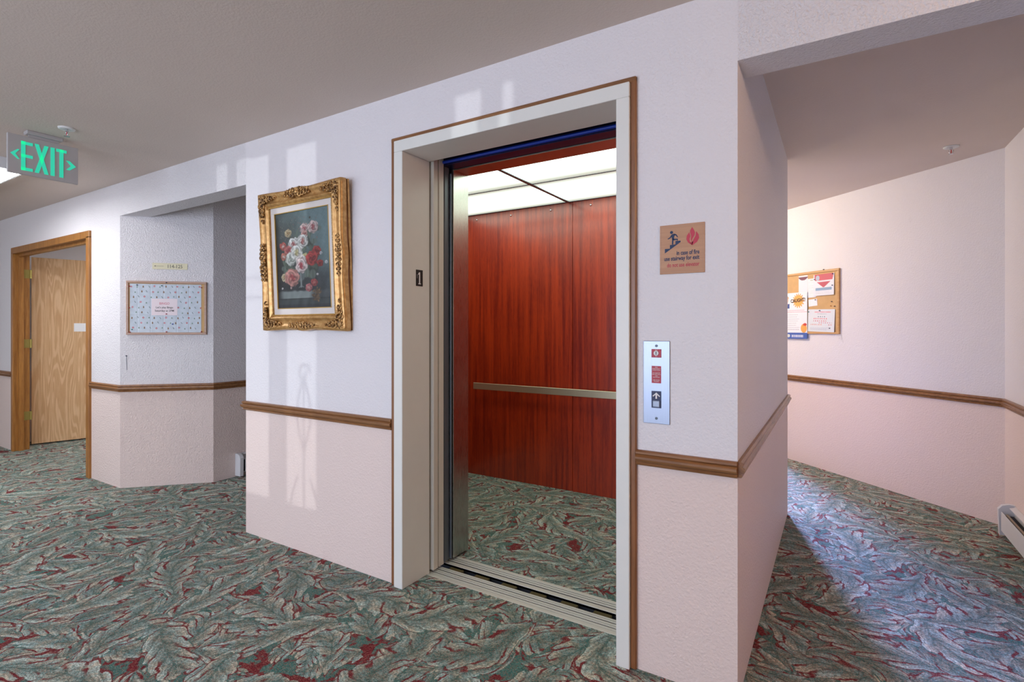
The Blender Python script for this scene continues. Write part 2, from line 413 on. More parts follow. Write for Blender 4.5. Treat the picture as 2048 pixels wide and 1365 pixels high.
def painted_sheet(name, w, h, nx, ny, fn, mat, parent=None, y=0.0, x0=0.0, z0=0.0, th=0.0008, shape=None, curl=None):
    """thin sheet in local x,z facing -y; fn(U,V)->rgb 0..255 arrays, V from the top"""
    us = np.linspace(0, 1, nx+1); vs_ = np.linspace(0, 1, ny+1)
    U, V = np.meshgrid(us, vs_)
    rgb = np.clip(fn(U, V), 0, 255)/255.0
    lin = np.where(rgb <= 0.04045, rgb/12.92, ((rgb+0.055)/1.055)**2.4)
    Yoff = np.zeros_like(U) if curl is None else curl(U, V)
    n = U.size
    front = np.stack([x0+U.ravel()*w, y-th+Yoff.ravel(), z0+h-V.ravel()*h], 1)
    back = front.copy(); back[:, 1] += th
    co = np.concatenate([front, back])
    i, j = np.meshgrid(np.arange(ny), np.arange(nx), indexing='ij')
    a = (i*(nx+1)+j).ravel()
    f = np.stack([a, a+nx+1, a+nx+2, a+1], 1); fb = np.stack([a+n, a+1+n, a+nx+2+n, a+nx+1+n], 1)
    faces = f.tolist()+fb.tolist()
    ring = [k for k in range(nx)]+[k*(nx+1)+nx for k in range(ny)]+[ny*(nx+1)+k for k in range(nx, 0, -1)]+[k*(nx+1) for k in range(ny, 0, -1)]
    for k in range(len(ring)):
        p, q = ring[k], ring[(k+1) % len(ring)]; faces.append([p, q, q+n, p+n])
    me = bpy.data.meshes.new(name); me.from_pydata(co.tolist(), [], faces); me.materials.append(mat)
    at = me.color_attributes.new('paint', 'FLOAT_COLOR', 'POINT')
    L = np.concatenate([lin.reshape(-1, 3)]*2); L = np.concatenate([L, np.ones((2*n, 1))], 1)
    at.data.foreach_set('color', L.ravel().astype(np.float32)); me.update()
    o = bpy.data.objects.new(name, me); COL.objects.link(o)
    if parent: o.parent = parent
    return o

# ------------------------------------------------------------------ the setting
H = 2.438; D = 1.92
def box_struct(name, boxes, mat):
    mb = MB()
    for b in boxes: mb.box(*b)
    return struct(mb.build(name, mat))
box_struct('floor', [(-10, 3.2, -3.0, 2.082, -0.1, 0), (-10, -3.0, 2.082, 8, -0.1, 0), (-0.45, 3.2, 2.082, 8, -0.1, 0), (-3.0, -0.45, 4.0, 8, -0.1, 0)], M['carpet'])
box_struct('ceiling', [(-10, 3.2, -3.0, 8, H, H+0.1)], M['ceiling'])
# front wall around the elevator opening, with the pillar and shaft walls behind
box_struct('wall_front', [(-3.142, -1.85, D, 2.10, 0, H), (-1.85, -0.66, D, 2.10, 2.2, H), (-0.66, -0.285, D, 2.10, 0, H)], M['wall'])
box_struct('wall_pillar', [(-0.45, -0.285, 2.10, 4.07, 0, H)], M['wall'])
box_struct('wall_shaft', [(-3.142, -3.0, 2.10, 4.07, 0, H), (-3.0, -0.45, 3.98, 4.07, 0, H)], M['wall'])
box_struct('wall_lintel_right', [(-0.285, 0.923, D, 2.07, 2.186, H)], M['rough_wall'])
box_struct('wall_lintel_left', [(-4.86, -3.142, D, 2.07, 2.175, H)], M['rough_wall'])
mb = MB().prism_z([(-5.45, 1.92), (-4.86, 1.92), (-4.39, 2.40), (-4.39, 5.0), (-4.55, 5.0), (-4.55, 2.47), (-4.93, 2.08), (-5.45, 2.08)], 0, H)
struct(mb.build('wall_angled_left', M['rough_wall']))
box_struct('wall_left', [(-10, -7.27, D, 2.036, 0, H), (-7.27, -5.45, D, 2.036, 2.06, H)], M['wall'])
box_struct('wall_alcove', [(-4.55, -3.142, 5.0, 5.12, 0, H), (-3.142, -3.0, 4.07, 5.12, 0, H)], M['wall'])
box_struct('wall_side_room', [(-7.85, -7.70, 2.08, 5.0, 0, H), (-7.70, -4.55, 5.0, 5.12, 0, H)], M['wall'])
dx, dy = 0.726, -0.687
P0 = (-0.70, 6.075); P1 = (0.923, 4.537)
struct(MB().prism_z([P0, P1, (1.07, 4.60), (P0[0]+0.12, P0[1]+0.14)], 0, H).build('wall_passage_angled', M['wall']))
box_struct('wall_passage_right', [(0.923, 1.07, 2.07, 4.60, 0, H)], M['wall'])
box_struct('wall_right', [(0.923, 3.2, D, 2.07, 0, H), (3.2, 3.3, -3.0, 2.07, 0, H)], M['wall'])
box_struct('wall_far_left', [(-10.1, -10, -3.0, 2.08, 0, H)], M['wall'])
box_struct('wall_passage_back', [(-3.0, -1.9, 7.3, 7.42, 0, H), (-1.9, -1.42, 7.3, 7.42, 0, H), (-1.42, -1.05, 7.3, 7.42, 0, 0.3), (-1.42, -1.05, 7.3, 7.42, 2.15, H), (-1.05, 0.2, 7.3, 7.42, 0, H), (-3.12, -3.0, 5.12, 7.42, 0, H), (-0.58, -0.46, 6.20, 7.3, 0, H)], M['wall'])
# rear wall of the lobby with its narrow glazed openings and two wide added ones
def wall_with_openings(name, x0, x1, y0, y1, ops, mat):
    mb = MB(); x = x0
    for a, b, za, zb in sorted(ops):
        mb.box(x, a, y0, y1, 0, H); mb.box(a, b, y0, y1, 0, za)
        if zb < H: mb.box(a, b, y0, y1, zb, H)
        x = b
    mb.box(x, x1, y0, y1, 0, H); return struct(mb.build(name, mat))
sh = -0.15*4.75
zo, z1o = 0.30, 2.385
wall_with_openings('wall_rear', -10, 3.2, -2.95, -2.83, [(-3.49+sh, -3.35+sh, zo, z1o), (-3.26+sh, -2.91+sh, zo, z1o), (-2.75+sh, -2.473+sh, zo, z1o), (-1.51+sh, -1.35+sh, zo, z1o), (-1.25+sh, -1.18+sh, zo, z1o), (-1.75, 0.1, 0.3, 2.3), (-6.9, -4.6, 0.3, 2.3)], M['wall'])
for n_, (a, b) in enumerate(((-1.75, 0.1), (-6.9, -4.6))):
    mb = MB(); mb.box(a, b, -2.90, -2.885, 0.3, 2.3); struct(mb.build('window_insert_%d' % (n_+2), M['white_paint']))  # opaque unseen panels added to keep the sun out of these openings
# muntins in the tall glazing (cast the bars seen on the wall)
mb = MB()
for z in (0.85, 1.50, 1.62): mb.box(-3.26+sh, -2.91+sh, -2.90, -2.88, z, z+0.018)
struct(mb.build('window_insert_1', M['white_paint']))
# wrought plant stand in front of the lobby glazing: it throws the scroll shadow
ps = thing('plant_stand', 'scrolled iron plant stand before the lobby glazing', 'plant stand', (-2.56+sh, -2.70, 0))
mb = MB()
mb.tube([(0, 0, 0.0), (0, 0, 1.02)], 0.008)
for sgn in (1, -1):
    mb.tube([(sgn*0.06*math.sin(t*PI), 0, 0.62+0.42*t) for t in [i/14 for i in range(15)]], 0.009)
    mb.tube([(sgn*(0.02+0.10*math.sin(t*PI*0.9)), 0, 0.02+0.45*t) for t in [i/14 for i in range(15)]], 0.009)
mb.tube([(0.06*math.cos(a)*(1-a/9), 0, 1.06+0.06*math.sin(a)*(1-a/9)) for a in [i*0.4 for i in range(18)]], 0.010)
mb.build('scroll_frame', M['black'], ps)
MB().cyl((0, 0, 0), (0, 0, 0.012), 0.10, 24).build('foot', M['black'], ps)

# chair rails -------------------------------------------------------
RP = [(0.0, 0.768), (0.012, 0.768), (0.016, 0.774), (0.011, 0.780), (0.020, 0.785), (0.024, 0.792), (0.024, 0.800), (0.018, 0.804), (0.013, 0.807), (0.018, 0.811), (0.018, 0.818), (0.010, 0.823), (0.0, 0.823)]
def rail(name, path, mat):
    """path runs so that the room lies on its right-hand side"""
    mb = MB(); k = len(RP); n = len(path); vs = []
    nr = []
    for i in range(n-1):
        d = Vector((path[i+1][0]-path[i][0], path[i+1][1]-path[i][1])).normalized(); nr.append(Vector((d.y, -d.x)))
    for i, p in enumerate(path):
        if i == 0: m = nr[0]
        elif i == n-1: m = nr[-1]
        else:
            m = (nr[i-1]+nr[i]).normalized(); m = m/max(0.3, m.dot(nr[i]))
        for o, z in RP: vs.append((p[0]+m.x*o, p[1]+m.y*o, z))
    fs = [(i*k+j, (i+1)*k+j, (i+1)*k+j+1, i*k+j+1) for i in range(n-1) for j in range(k-1)]
    mb.add(vs, fs)
    mb.add(vs, [list(range(k)), list(range((n-1)*k, n*k))[::-1]])
    return struct(mb.build(name, mat))
rail('trim_1', [(-10, D), (-7.282, D)], M['oak_trim'])
rail('trim_2', [(-5.39, D), (-4.86, D), (-4.39, 2.40), (-4.39, 5.0)], M['oak_trim'])
rail('trim_3', [(-3.142, 4.0), (-3.142, D), (-1.885, D)], M['oak_trim'])
rail('trim_4', [(-0.635, D), (-0.285, D)], M['oak_trim'])
rail('trim_5', [(-0.2851, D-0.0001), (-0.285, 4.07)], M['oak_trim_y'])
rail('trim_6', [P0, P1, (0.923, 2.07)], M['oak_trim'])
# brown bead round the elevator frame
mb = MB()
mb.box(-0.657, -0.634, 1.906, D, 0, 2.218, 0.004); mb.box(-1.885, -1.856, 1.906, D, 0, 2.218, 0.004)
struct(mb.build('trim_7', M['brown_trim']))
struct(MB().box(-1.885, -0.634, 1.905, D, 2.196, 2.219, 0.004).build('trim_8', M['oak_trim']))

# open door on the left ----------------------------------------------
d1 = bpy.data.objects.new('door_1', None); COL.objects.link(d1); d1.location = (-7.18, 2.04, 0); struct(d1)
ox, oy = 7.18, -2.04
mb = MB()
mb.box(-7.282+ox, -7.235+ox, 1.90+oy, 2.038+oy, 0, 2.06, 0.003); mb.box(-5.45+ox, -5.392+ox, 1.90+oy, 2.10+oy, 0, 2.06, 0.003)
mb.box(-7.282+ox, -5.392+ox, 1.90+oy, 2.038+oy, 2.046, 2.108, 0.003)
mb.build('door_frame', M['oak_frame'], d1)
mb = MB(); mb.box(-7.235+ox, -7.21+ox, 1.945+oy, 1.985+oy, 0, 2.046); mb.box(-7.21+ox, -5.45+ox, 1.945+oy, 1.985+oy, 2.02, 2.046)
mb.build('door_stop', M['oak_frame'], d1)
leaf = bpy.data.objects.new('leaf', None); 
lm = MB(); lm.box(-0.045, 0, 0, 0.90, 0.015, 2.05, 0.002)
lo = lm.build('door_leaf', M['oak_door'], d1); lo.location = (-0.04-0.12-0.10, 0.07, 0); lo.rotation_euler = (0, 0, -math.radians(14.5))
for z in (0.356, 1.115, 1.846):
    mb = MB(); mb.box(-0.058, -0.053, -0.050, 0.0, z-0.045, z+0.045); mb.cyl((-0.052, 0.008, z-0.045), (-0.052, 0.008, z+0.045), 0.008, 10)
    for k in range(4): mb.ball((-0.0525, -0.038+0.025*(k % 2), z-0.03+0.02*k), 0.003)
    mb.build('hinge', M['brass'], d1)
bpy.data.objects.remove(leaf)

# ------------------------------------------------------------------ elevator
# door frame
ef = thing('elevator_door_frame', 'off-white metal door frame set deep around the open elevator', 'door frame', (-1.26, 2.0, 0))
ex, ey = 1.26, -2.0
fi, fo, ri, ro = -1.800, -1.856, -0.7085, -0.657
MB().box(fo+ex, fi+ex, 1.895+ey, 2.098+ey, 0, 2.142, 0.002).build('jamb', M['frame_paint'], ef)
MB().box(ri+ex, ro+ex, 1.895+ey, 2.098+ey, 0, 2.142, 0.002).build('jamb', M['frame_paint'], ef)
MB().box(fo+ex, ro+ex, 1.895+ey, 2.098+ey, 2.1425, 2.198, 0.002).build('head', M['frame_paint'], ef)
mb = MB(); mb.box(fi+ex, fi+0.0015+ex, 1.994+ey, 2.044+ey, 1.49, 1.572)
fp = mb.build('floor_number_plate', M['black'], ef)
mb = MB(); mb.M = Matrix.Translation((fi+0.002+ex, 2.019+ey, 0)) @ Matrix.Rotation(PI/2, 4, 'Z')
mb.prism_y([(-0.004, 1.503), (0.004, 1.503), (0.004, 1.560), (-0.003, 1.560), (-0.010, 1.552), (-0.010, 1.546), (-0.004, 1.549)], -0.0006, 0.0)
mb.box(-0.009, 0.009, -0.0006, 0, 1.499, 1.504)
for k in range(3): mb.box(-0.019, -0.016, -0.0006, 0, 1.530+k*0.007, 1.533+k*0.007)
mb.build('numeral', M['white_ink'], fp)
# hall door panels, slid open
hd = thing('elevator_hall_door', 'beige two-panel sliding hall door parked open at left', 'elevator door', (-2.3, 2.15, 0))
MB().box(-2.85+2.3, -1.785+2.3, 2.112-2.15, 2.150-2.15, 0.012, 2.20, 0.003).build('panel', M['door_panel'], hd)
MB().box(-2.85+2.3, -1.787+2.3, 2.158-2.15, 2.200-2.15, 0.012, 2.20, 0.003).build('panel', M['door_panel'], hd)
MB().box(-2.7+2.3, -1.80+2.3, 2.10-2.15, 2.2-2.15, 2.20, 2.235).build('hanger', M['black'], hd)
cd = thing('elevator_car_door', 'dark slate car door edge parked open beside the steel return', 'elevator door', (-2.3, 2.25, 0))
MB().box(-2.85+2.3, -1.80+2.3, 2.222-2.25, 2.262-2.25, 0.012, 2.155, 0.003).build('panel', M['slate'], cd)
mb = MB().cyl((-1.793+2.3, 2.266-2.25, 0.02), (-1.793+2.3, 2.266-2.25, 2.12), 0.006, 10); mb.build('safety_edge', M['slate'], cd)
# header with blue track
tr = thing('door_track_header', 'dark blue door track header above the elevator opening', 'door track', (-1.26, 2.24, 2.2))
MB().box(-0.60, 0.55, -0.035, 0.045, -0.050, 0.03, 0.002).build('housing', M['navy'], tr)
MB().cyl((-0.565, -0.045, -0.037), (0.55, -0.045, -0.037), 0.0085, 14).build('track', M['blue'], tr)
# sills
def sill(name, label, y0, y1, ridges, loc):
    t = thing(name, label, 'door sill', loc)
    mb = MB(); lx, ly = -loc[0], -loc[1]
    mb.box(-1.86+lx, -0.70+lx, y0+ly, y1+ly, -0.03, -0.0010)
    mb.build('base', M['black'], t)  # black base almost flush: the groove shade is put into its colour
    y = y0
    for k, wd in enumerate(ridges):
        if wd > 0: MB().box(-1.86+lx, -0.70+lx, y+ly, y+wd+ly, -0.012, 0.001, 0.001).build('ridge', M['aluminium'], t)
        y += abs(wd)
    return t
sill('hall_sill', 'grooved aluminium threshold along the hall carpet edge', 2.078, 2.190, [0.026, -0.003, 0.014, -0.007, 0.012, -0.004, 0.012, -0.008, 0.012, -0.004, 0.010], (-1.26, 2.134, 0))
sill('car_sill', 'grooved aluminium threshold along the elevator cab carpet edge', 2.236, 2.335, [0.030, -0.010, 0.013, -0.006, 0.012, -0.006, 0.022], (-1.26, 2.286, 0))
fa = thing('sill_gap_castings', 'row of brown lugs down in the gap between the thresholds', 'sill lugs', (-1.26, 2.216, -0.037))
for k in range(7):
    x = -0.50+k*0.165; MB().box(x, x+0.085, -0.016, 0.014, -0.01, 0.030, 0.002).build('lug', M['brownblock'], fa)
box_struct('wall_shaft_pit', [(-3.0, -0.45, 2.19, 2.236, -0.3, -0.08), (-3.0, -0.45, 3.90, 3.97, -0.3, 2.43)], M['shaft'])
# cab
cab = thing('elevator_cab', 'open elevator cab with glossy red mahogany walls and lit ceiling', 'elevator', (-1.79, 3.04, 0))
cx, cy = 1.79, -3.04
def cabp(name, mat, *b, bev=0.0, parent=cab):
    return MB().box(b[0]+cx, b[1]+cx, b[2]+cy, b[3]+cy, b[4], b[5], bev).build(name, mat, parent)
cabp('carpet_floor', M['carpet'], -2.85, -0.745, 2.335, 3.76, -0.05, 0.0)
cabp('back_panel', M['mahogany'], -2.85, -1.756, 3.74, 3.765, 0, 2.27, bev=0.0015)
cabp('back_panel', M['mahogany'], -1.753, -0.745, 3.74, 3.765, 0, 2.27, bev=0.0015)
cabp('side_panel', M['mahogany'], -2.88, -2.85, 2.43, 3.765, 0, 2.27)
cabp('side_panel', M['mahogany'], -0.745, -0.715, 2.43, 3.765, 0, 2.27)
cabp('front_return', M['steel'], -2.85, -1.790, 2.285, 2.424, 0.012, 2.27, bev=0.002)
cabp('front_return', M['steel'], -0.80, -0.745, 2.285, 2.424, 0.012, 2.27, bev=0.002)
cabp('transom', M['steel_x'], -1.79, -0.80, 2.295, 2.424, 2.147, 2.27, bev=0.002)
# ceiling: dark grid with diffusers
xs = [-2.84, -1.79, -0.75]; ys = [2.43, 3.14, 3.735]
mb = MB()
mb.box(-1.80+cx, -1.775+cx, 2.43+cy, 3.735+cy, 2.262, 2.272)
mb.box(-2.84+cx, -0.75+cx, 3.137+cy, 3.147+cy, 2.264, 2.272)
for a in (2.43, 3.728): mb.box(-2.84+cx, -0.75+cx, a+cy, a+0.008+cy, 2.264, 2.272)
mb.box(-2.85+cx, -0.745+cx, 2.425+cy, 3.765+cy, 2.285, 2.30)
mb.build('ceiling_grid', M['slate'], cab)
for x0, x1 in ((-2.84, -1.80), (-1.775, -0.75)):
    for y0, y1 in ((2.438, 3.137), (3.147, 3.728)):
        cabp('light_panel', M['cab_light'], x0, x1, y0, y1, 2.267, 2.275)
for x in (-2.67, -2.32, -1.945, -1.60, -1.25):
    mb = MB().ball((x+cx, 3.738+cy, 2.222), 0.009, 0.006, 0.009, 12, 8); mb.build('screw', M['chrome'], cab)
hr = MB().box(-2.645+cx, -0.90+cx, 3.650+cy, 3.662+cy, 0.757, 0.811, 0.002).build('handrail', M['rail_metal'], cab)
for x in (-2.50, -2.24, -1.72, -1.25):
    mb = MB(); mb.cyl((x+cx, 3.662+cy, 0.775), (x+cx, 3.74+cy, 0.765), 0.008, 10); mb.cyl((x+cx, 3.733+cy, 0.765), (x+cx, 3.74+cy, 0.765), 0.02, 14)
    mb.build('bracket', M['black'], hr)

# ------------------------------------------------------------------ call panel
cp = thing('elevator_call_panel', 'tall stainless elevator call panel with red labels and one up button', 'call panel', (-0.561, D, 1.0775))
mb = MB().box(-0.049, 0.049, -0.004, 0, -0.152, 0.152, 0.0015); mb.build('plate', M['plate_steel'], cp)
for z in (0.134, -0.132):
    mb = MB().cyl((0, -0.004, z), (0, -0.0055, z), 0.005, 14); mb.box(-0.004, 0.004, -0.006, -0.0052, z-0.0008, z+0.0008); mb.build('screw', M['slate'], cp)
ks = MB().box(-0.018, 0.018, -0.006, -0.004, 0.091, 0.122, 0.0008).build('key_switch', M['label_red'], cp)
mb = MB().cyl((0, -0.006, 0.107), (0, -0.009, 0.107), 0.009, 20); mb.build('key_barrel', M['white_plastic'], ks)
MB().box(-0.0012, 0.0012, -0.0098, -0.009, 0.101, 0.113).build('key_slot', M['black'], ks)
mb = MB(); text_into(mb, 'FIRE', 0.0055, 0, 0.1165, -0.006, 'CENTER'); text_into(mb, 'ON', 0.0045, 0, 0.0935, -0.006, 'CENTER')
mb.build('lettering', M['white_ink'], ks)
il = MB().box(-0.0175, 0.0175, -0.0045, -0.004, -0.003, 0.060).build('instruction_label', M['label_red'], cp)
mb = MB()
for k, s_ in enumerate(['FIRE', 'EMERGENCY', 'OPERATION', '', 'IN CASE OF', 'FIRE DO NOT', 'USE', 'ELEVATOR', '', 'USE STAIRS', 'TO EXIT']):
    if s_: text_into(mb, s_, 0.0052, 0, 0.0535-k*0.0052, -0.0045, 'CENTER')
mb.build('lettering', M['white_ink'], il)
ub = MB().box(-0.018, 0.018, -0.005, -0.004, -0.094, -0.032, 0.0005).build('button_surround', M['navy'], cp)
MB().prism_y([(-0.003, -0.060), (0.003, -0.060), (0.003, -0.0455), (0.011, -0.053), (0.014, -0.050), (0, -0.037), (-0.014, -0.050), (-0.011, -0.053), (-0.003, -0.0455)], -0.0062, -0.005).build('up_arrow', M['white_ink'], ub)
MB().box(-0.0135, 0.0135, -0.009, -0.005, -0.091, -0.066, 0.003).build('up_button', M['button'], ub)

# ------------------------------------------------------------------ fire sign
fs = thing('fire_exit_sign', 'square tan fire sign with running figure on stairs and red flame', 'sign', (-0.470, D, 1.561))
MB().box(-0.0785, 0.0785, -0.004, 0, -0.0885, 0.0885, 0.001).build('plaque', M['plaque'], fs)
y = -0.004
mb = MB()
for b in ((-0.073, 0.073, 0.0815, 0.0822), (-0.073, 0.073, -0.0822, -0.0815), (-0.073, -0.0723, -0.082, 0.082), (0.0723, 0.073, -0.082, 0.082), (-0.073, 0.073, -0.046, -0.0454)):
    mb.box(b[0], b[1], y-0.0003, y, b[2], b[3])
mb.build('border_line', M['board_frame_l'], fs)
mb = MB()
mb.prism_y([(-0.060, -0.013), (-0.060, 0.003), (-0.042, 0.003), (-0.042, 0.016), (-0.022, 0.017), (-0.022, 0.029), (-0.004, 0.029), (-0.004, 0.024)], y-0.0006, y)
mb.build('stairs_symbol', M['navy_ink'], fs)
mb = MB()
mb.prism_y([(-0.036+0.0055*math.cos(a*PI/8), 0.061+0.0055*math.sin(a*PI/8)) for a in range(16)], y-0.0006, y)
mb.prism_y([(-0.036, 0.053), (-0.028, 0.056), (-0.024, 0.054), (-0.027, 0.044), (-0.027, 0.036), (-0.034, 0.036), (-0.036, 0.044)], y-0.0006, y)
mb.prism_y([(-0.036, 0.053), (-0.035, 0.047), (-0.040, 0.040), (-0.049, 0.037), (-0.050, 0.040), (-0.043, 0.043)], y-0.0006, y)
mb.prism_y([(-0.026, 0.056), (-0.019, 0.053), (-0.013, 0.043), (-0.016, 0.042), (-0.021, 0.049), (-0.027, 0.050)], y-0.0006, y)
mb.prism_y([(-0.034, 0.038), (-0.029, 0.037), (-0.030, 0.017), (-0.035, 0.017)], y-0.0006, y)
mb.prism_y([(-0.031, 0.038), (-0.026, 0.038), (-0.014, 0.037), (-0.014, 0.030), (-0.017, 0.030), (-0.018, 0.033), (-0.030, 0.031)], y-0.0006, y)
mb.build('running_figure_symbol', M['navy_ink'], fs)
mb = MB()
def mir(pts, c): return pts
mb.prism_y([(0.036, 0.074), (0.029, 0.062), (0.029, 0.055), (0.033, 0.042), (0.031, 0.030), (0.034, 0.022), (0.037, 0.032), (0.044, 0.044), (0.046, 0.054), (0.042, 0.064)], y-0.0006, y)
mb.prism_y([(0.026, 0.056), (0.018, 0.045), (0.016, 0.032), (0.022, 0.020), (0.036, 0.009), (0.033, 0.016), (0.028, 0.024), (0.027, 0.032), (0.030, 0.042)], y-0.0006, y)
mb.prism_y([(0.050, 0.058), (0.058, 0.046), (0.060, 0.034), (0.053, 0.020), (0.036, 0.009), (0.035, 0.016), (0.041, 0.030), (0.048, 0.042)], y-0.0006, y)
mb.prism_y([(0.036, 0.009), (0.030, 0.018), (0.034, 0.022), (0.040, 0.022)], y-0.0006, y)
mb.build('flame_symbol', M['red_ink'], fs)
mb = MB(); fit_text(mb, 'in case of fire', 0.0215, -0.018, 0.061, -0.0215, y, 0.022); fit_text(mb, 'use stairway for exit', 0.0215, -0.062, 0.061, -0.0405, y, 0.022)
mb.build('lettering', M['navy_ink'], fs)
mb = MB(); fit_text(mb, 'do not use elevator', 0.0205, -0.052, 0.061, -0.0640, y, 0.016); mb.build('lettering', M['red_ink'], fs)

# ------------------------------------------------------------------ painting
def painting_fn(U, V):
    rs = np.random.RandomState(3)
    shp = U.shape
    def sm(a, lo, hi): x = np.clip((a-lo)/(hi-lo), 0, 1); return x*x*(3-2*x)
    def noise(n, sc):
        out = np.zeros(shp)
        for k in range(n):
            a, b, p = rs.uniform(-sc, sc), rs.uniform(-sc, sc), rs.uniform(0, 6.28)
            out += np.sin(a*U+b*V*1.5+p)
        return out/n**0.5
    def mixc(c, m, col): return c*(1-m[..., None])+np.array(col)*m[..., None]
    n1, n2, n3 = noise(8, 22), noise(10, 70), noise(12, 160)
    t = sm(U*0.7+(1-V)*0.6+n1*0.05, 0.25, 1.15)
    c = np.array([46, 52, 50.])*(1-t)[..., None]+np.array([112, 144, 148.])*t[..., None]
    c = mixc(c, sm(V, 0.45, 0.8)*0.6, (38, 42, 50))
    c += (n2*4+n3*3)[..., None]
    # table
    tb = sm(V+n2*0.004, 0.81, 0.835)*(1-sm(V, 0.895, 0.905))
    lightt = sm(0.75-U+n1*0.06, 0.0, 0.15)*sm(U, 0.02, 0.14)
    c = mixc(c, tb*(0.25+0.7*lightt), (138, 152, 150))
    c = mixc(c, sm(V, 0.90, 0.915)*0.75, (70, 84, 84)); c = mixc(c, sm(V, 0.955, 0.975)*0.8, (44, 50, 60))
    c += (sm(V, 0.80, 0.85)*n2*5)[..., None]
    def E(u, v, a, b): return np.sqrt(((U-u)/a)**2+((V-v)/b)**2)
    A = 0.66  # sheet aspect w/h
    # foliage
    for k in range(120):
        a = rs.uniform(0, 6.28); r = rs.uniform(0.1, 1)
        u = 0.46+0.36*r*math.cos(a); v = 0.46+0.27*r*math.sin(a)
        th = rs.uniform(0, 3.14); l = rs.uniform(0.05, 0.1)
        du, dv = U-u, (V-v)/A
        p = du*math.cos(th)+dv*math.sin(th); q = -du*math.sin(th)+dv*math.cos(th)
        m = 1-sm(np.sqrt((p/l)**2+(q/(l*0.4))**2), 0.75, 1.05)
        g = rs.uniform(0.6, 1.25); c = mixc(c, m*0.75, (84*g, 102*g, 86*g))
    for u, v, w_, h_ in ((0.56, 0.64, 0.06, 0.06), (0.68, 0.66, 0.065, 0.055), (0.80, 0.205, 0.07, 0.03), (0.66, 0.245, 0.06, 0.02), (0.72, 0.33, 0.07, 0.03), (0.13, 0.58, 0.05, 0.03)):
        m = 1-sm(E(u, v, w_, h_), 0.7, 1.05); c = mixc(c, m*0.85, (104, 122, 112)); c = mixc(c, m*(np.abs(U-u) < 0.006)*0.7, (60, 76, 68))
    # stems and fine sprays
    for k in range(16):
        u0 = 0.42; v0 = 0.32; u1 = rs.uniform(0.1, 0.75); v1 = rs.uniform(0.08, 0.22)
        s_ = np.clip((v0-V)/(v0-v1), 0, 1); line = u0+(u1-u0)*s_
        m = (np.abs(U-line) < 0.004)*(V < v0)*(V > v1); c = mixc(c, m*0.45, (96, 112, 96))
    for k in range(70):
        u, v = rs.uniform(0.08, 0.8), rs.uniform(0.06, 0.30)
        c = mixc(c, (E(u, v, 0.008, 0.0055) < 1)*0.6, random.choice([(150, 130, 120), (134, 146, 138), (164, 96, 90)]))
    # vase
    m = 1-sm(E(0.43, 0.665, 0.11, 0.06), 0.9, 1.05); c = mixc(c, m*0.9, (92, 106, 108))
    m = (np.abs(U-0.46) < 0.014+0.05*sm(V, 0.76, 0.80))*(V > 0.70)*(V < 0.80); c = mixc(c, m*0.9, (112, 122, 122))
    m = 1-sm(E(0.47, 0.805, 0.09, 0.018), 0.85, 1.05); c = mixc(c, m, (40, 44, 48))
    m = (np.abs(U-0.455) < 0.006)*(V > 0.64)*(V < 0.79); c = mixc(c, m*0.6, (190, 196, 196))
    F = [(0.24, 0.215, .055, (206, 186, 140), (180, 140, 80)), (0.55, 0.185, .065, (226, 196, 190), (190, 90, 100)), (0.71, 0.185, .078, (232, 206, 200), (196, 92, 98)),
         (0.55, 0.245, .05, (214, 160, 150), (180, 90, 90)),
         (0.51, 0.315, .085, (226, 228, 222), (196, 110, 104)), (0.34, 0.335, .085, (232, 234, 228), (196, 100, 98)), (0.13, 0.345, .055, (206, 86, 74), (232, 214, 204)),
         (0.23, 0.395, .065, (210, 110, 106), (170, 50, 60)), (0.14, 0.455, .05, (214, 118, 96), (236, 220, 210)), (0.76, 0.43, .065, (196, 60, 56), (140, 30, 36)),
         (0.28, 0.485, .09, (214, 222, 212), (176, 190, 176)), (0.39, 0.425, .095, (236, 238, 230), (210, 196, 130)), (0.55, 0.475, .045, (214, 204, 140), (180, 160, 80)),
         (0.67, 0.50, .09, (206, 62, 60), (150, 32, 38)), (0.82, 0.555, .045, (180, 52, 48), (130, 30, 34)), (0.46, 0.51, .08, (230, 222, 216), (206, 140, 136)),
         (0.47, 0.565, .095, (238, 216, 212), (196, 60, 76)), (0.14, 0.675, .055, (216, 200, 158), (196, 160, 110)), (0.29, 0.68, .115, (222, 150, 138), (190, 74, 76)),
         (0.60, 0.795, .052, (198, 108, 112), (226, 170, 160)), (0.70, 0.745, .05, (190, 76, 76), (214, 130, 120)),
         (0.84, 0.455, .02, (214, 220, 224), (170, 180, 200)), (0.93, 0.55, .022, (214, 222, 222), (200, 206, 210)), (0.765, 0.665, .015, (220, 220, 216), (200, 200, 200)), (0.09, 0.79, .014, (210, 210, 206), (190, 190, 190)), (0.26, 0.79, .016, (214, 170, 164), (190, 190, 190))]
    for (u, v, r, ec, cc) in F:
        r = r*1.22
        du, dv = (U-u)/r, (V-v)/(r*A); d = np.sqrt(du**2+dv**2); an = np.arctan2(dv, du)
        ph = rs.uniform(0, 6.28); npet = rs.randint(5, 8)
        edge = 1.08+0.045*np.sin(npet*an+ph)+0.05*n3+0.03*n2
        m = 1-sm(d/edge, 0.86, 1.0)
        t = sm(d+0.10*np.sin(2*an+5*d+ph)+0.05*n3, 0.10, 0.62)
        col = np.array(cc)*(1-t)[..., None]+np.array(ec)*t[..., None]
        sh_ = 0.86+0.15*np.sin(11*d+2.2*np.sin(3*an+4*d+ph))+0.16*(-du*0.5-dv*0.6)+0.04*n3
        col = col*sh_[..., None]
        c = c*(1-m[..., None])+col*m[..., None]
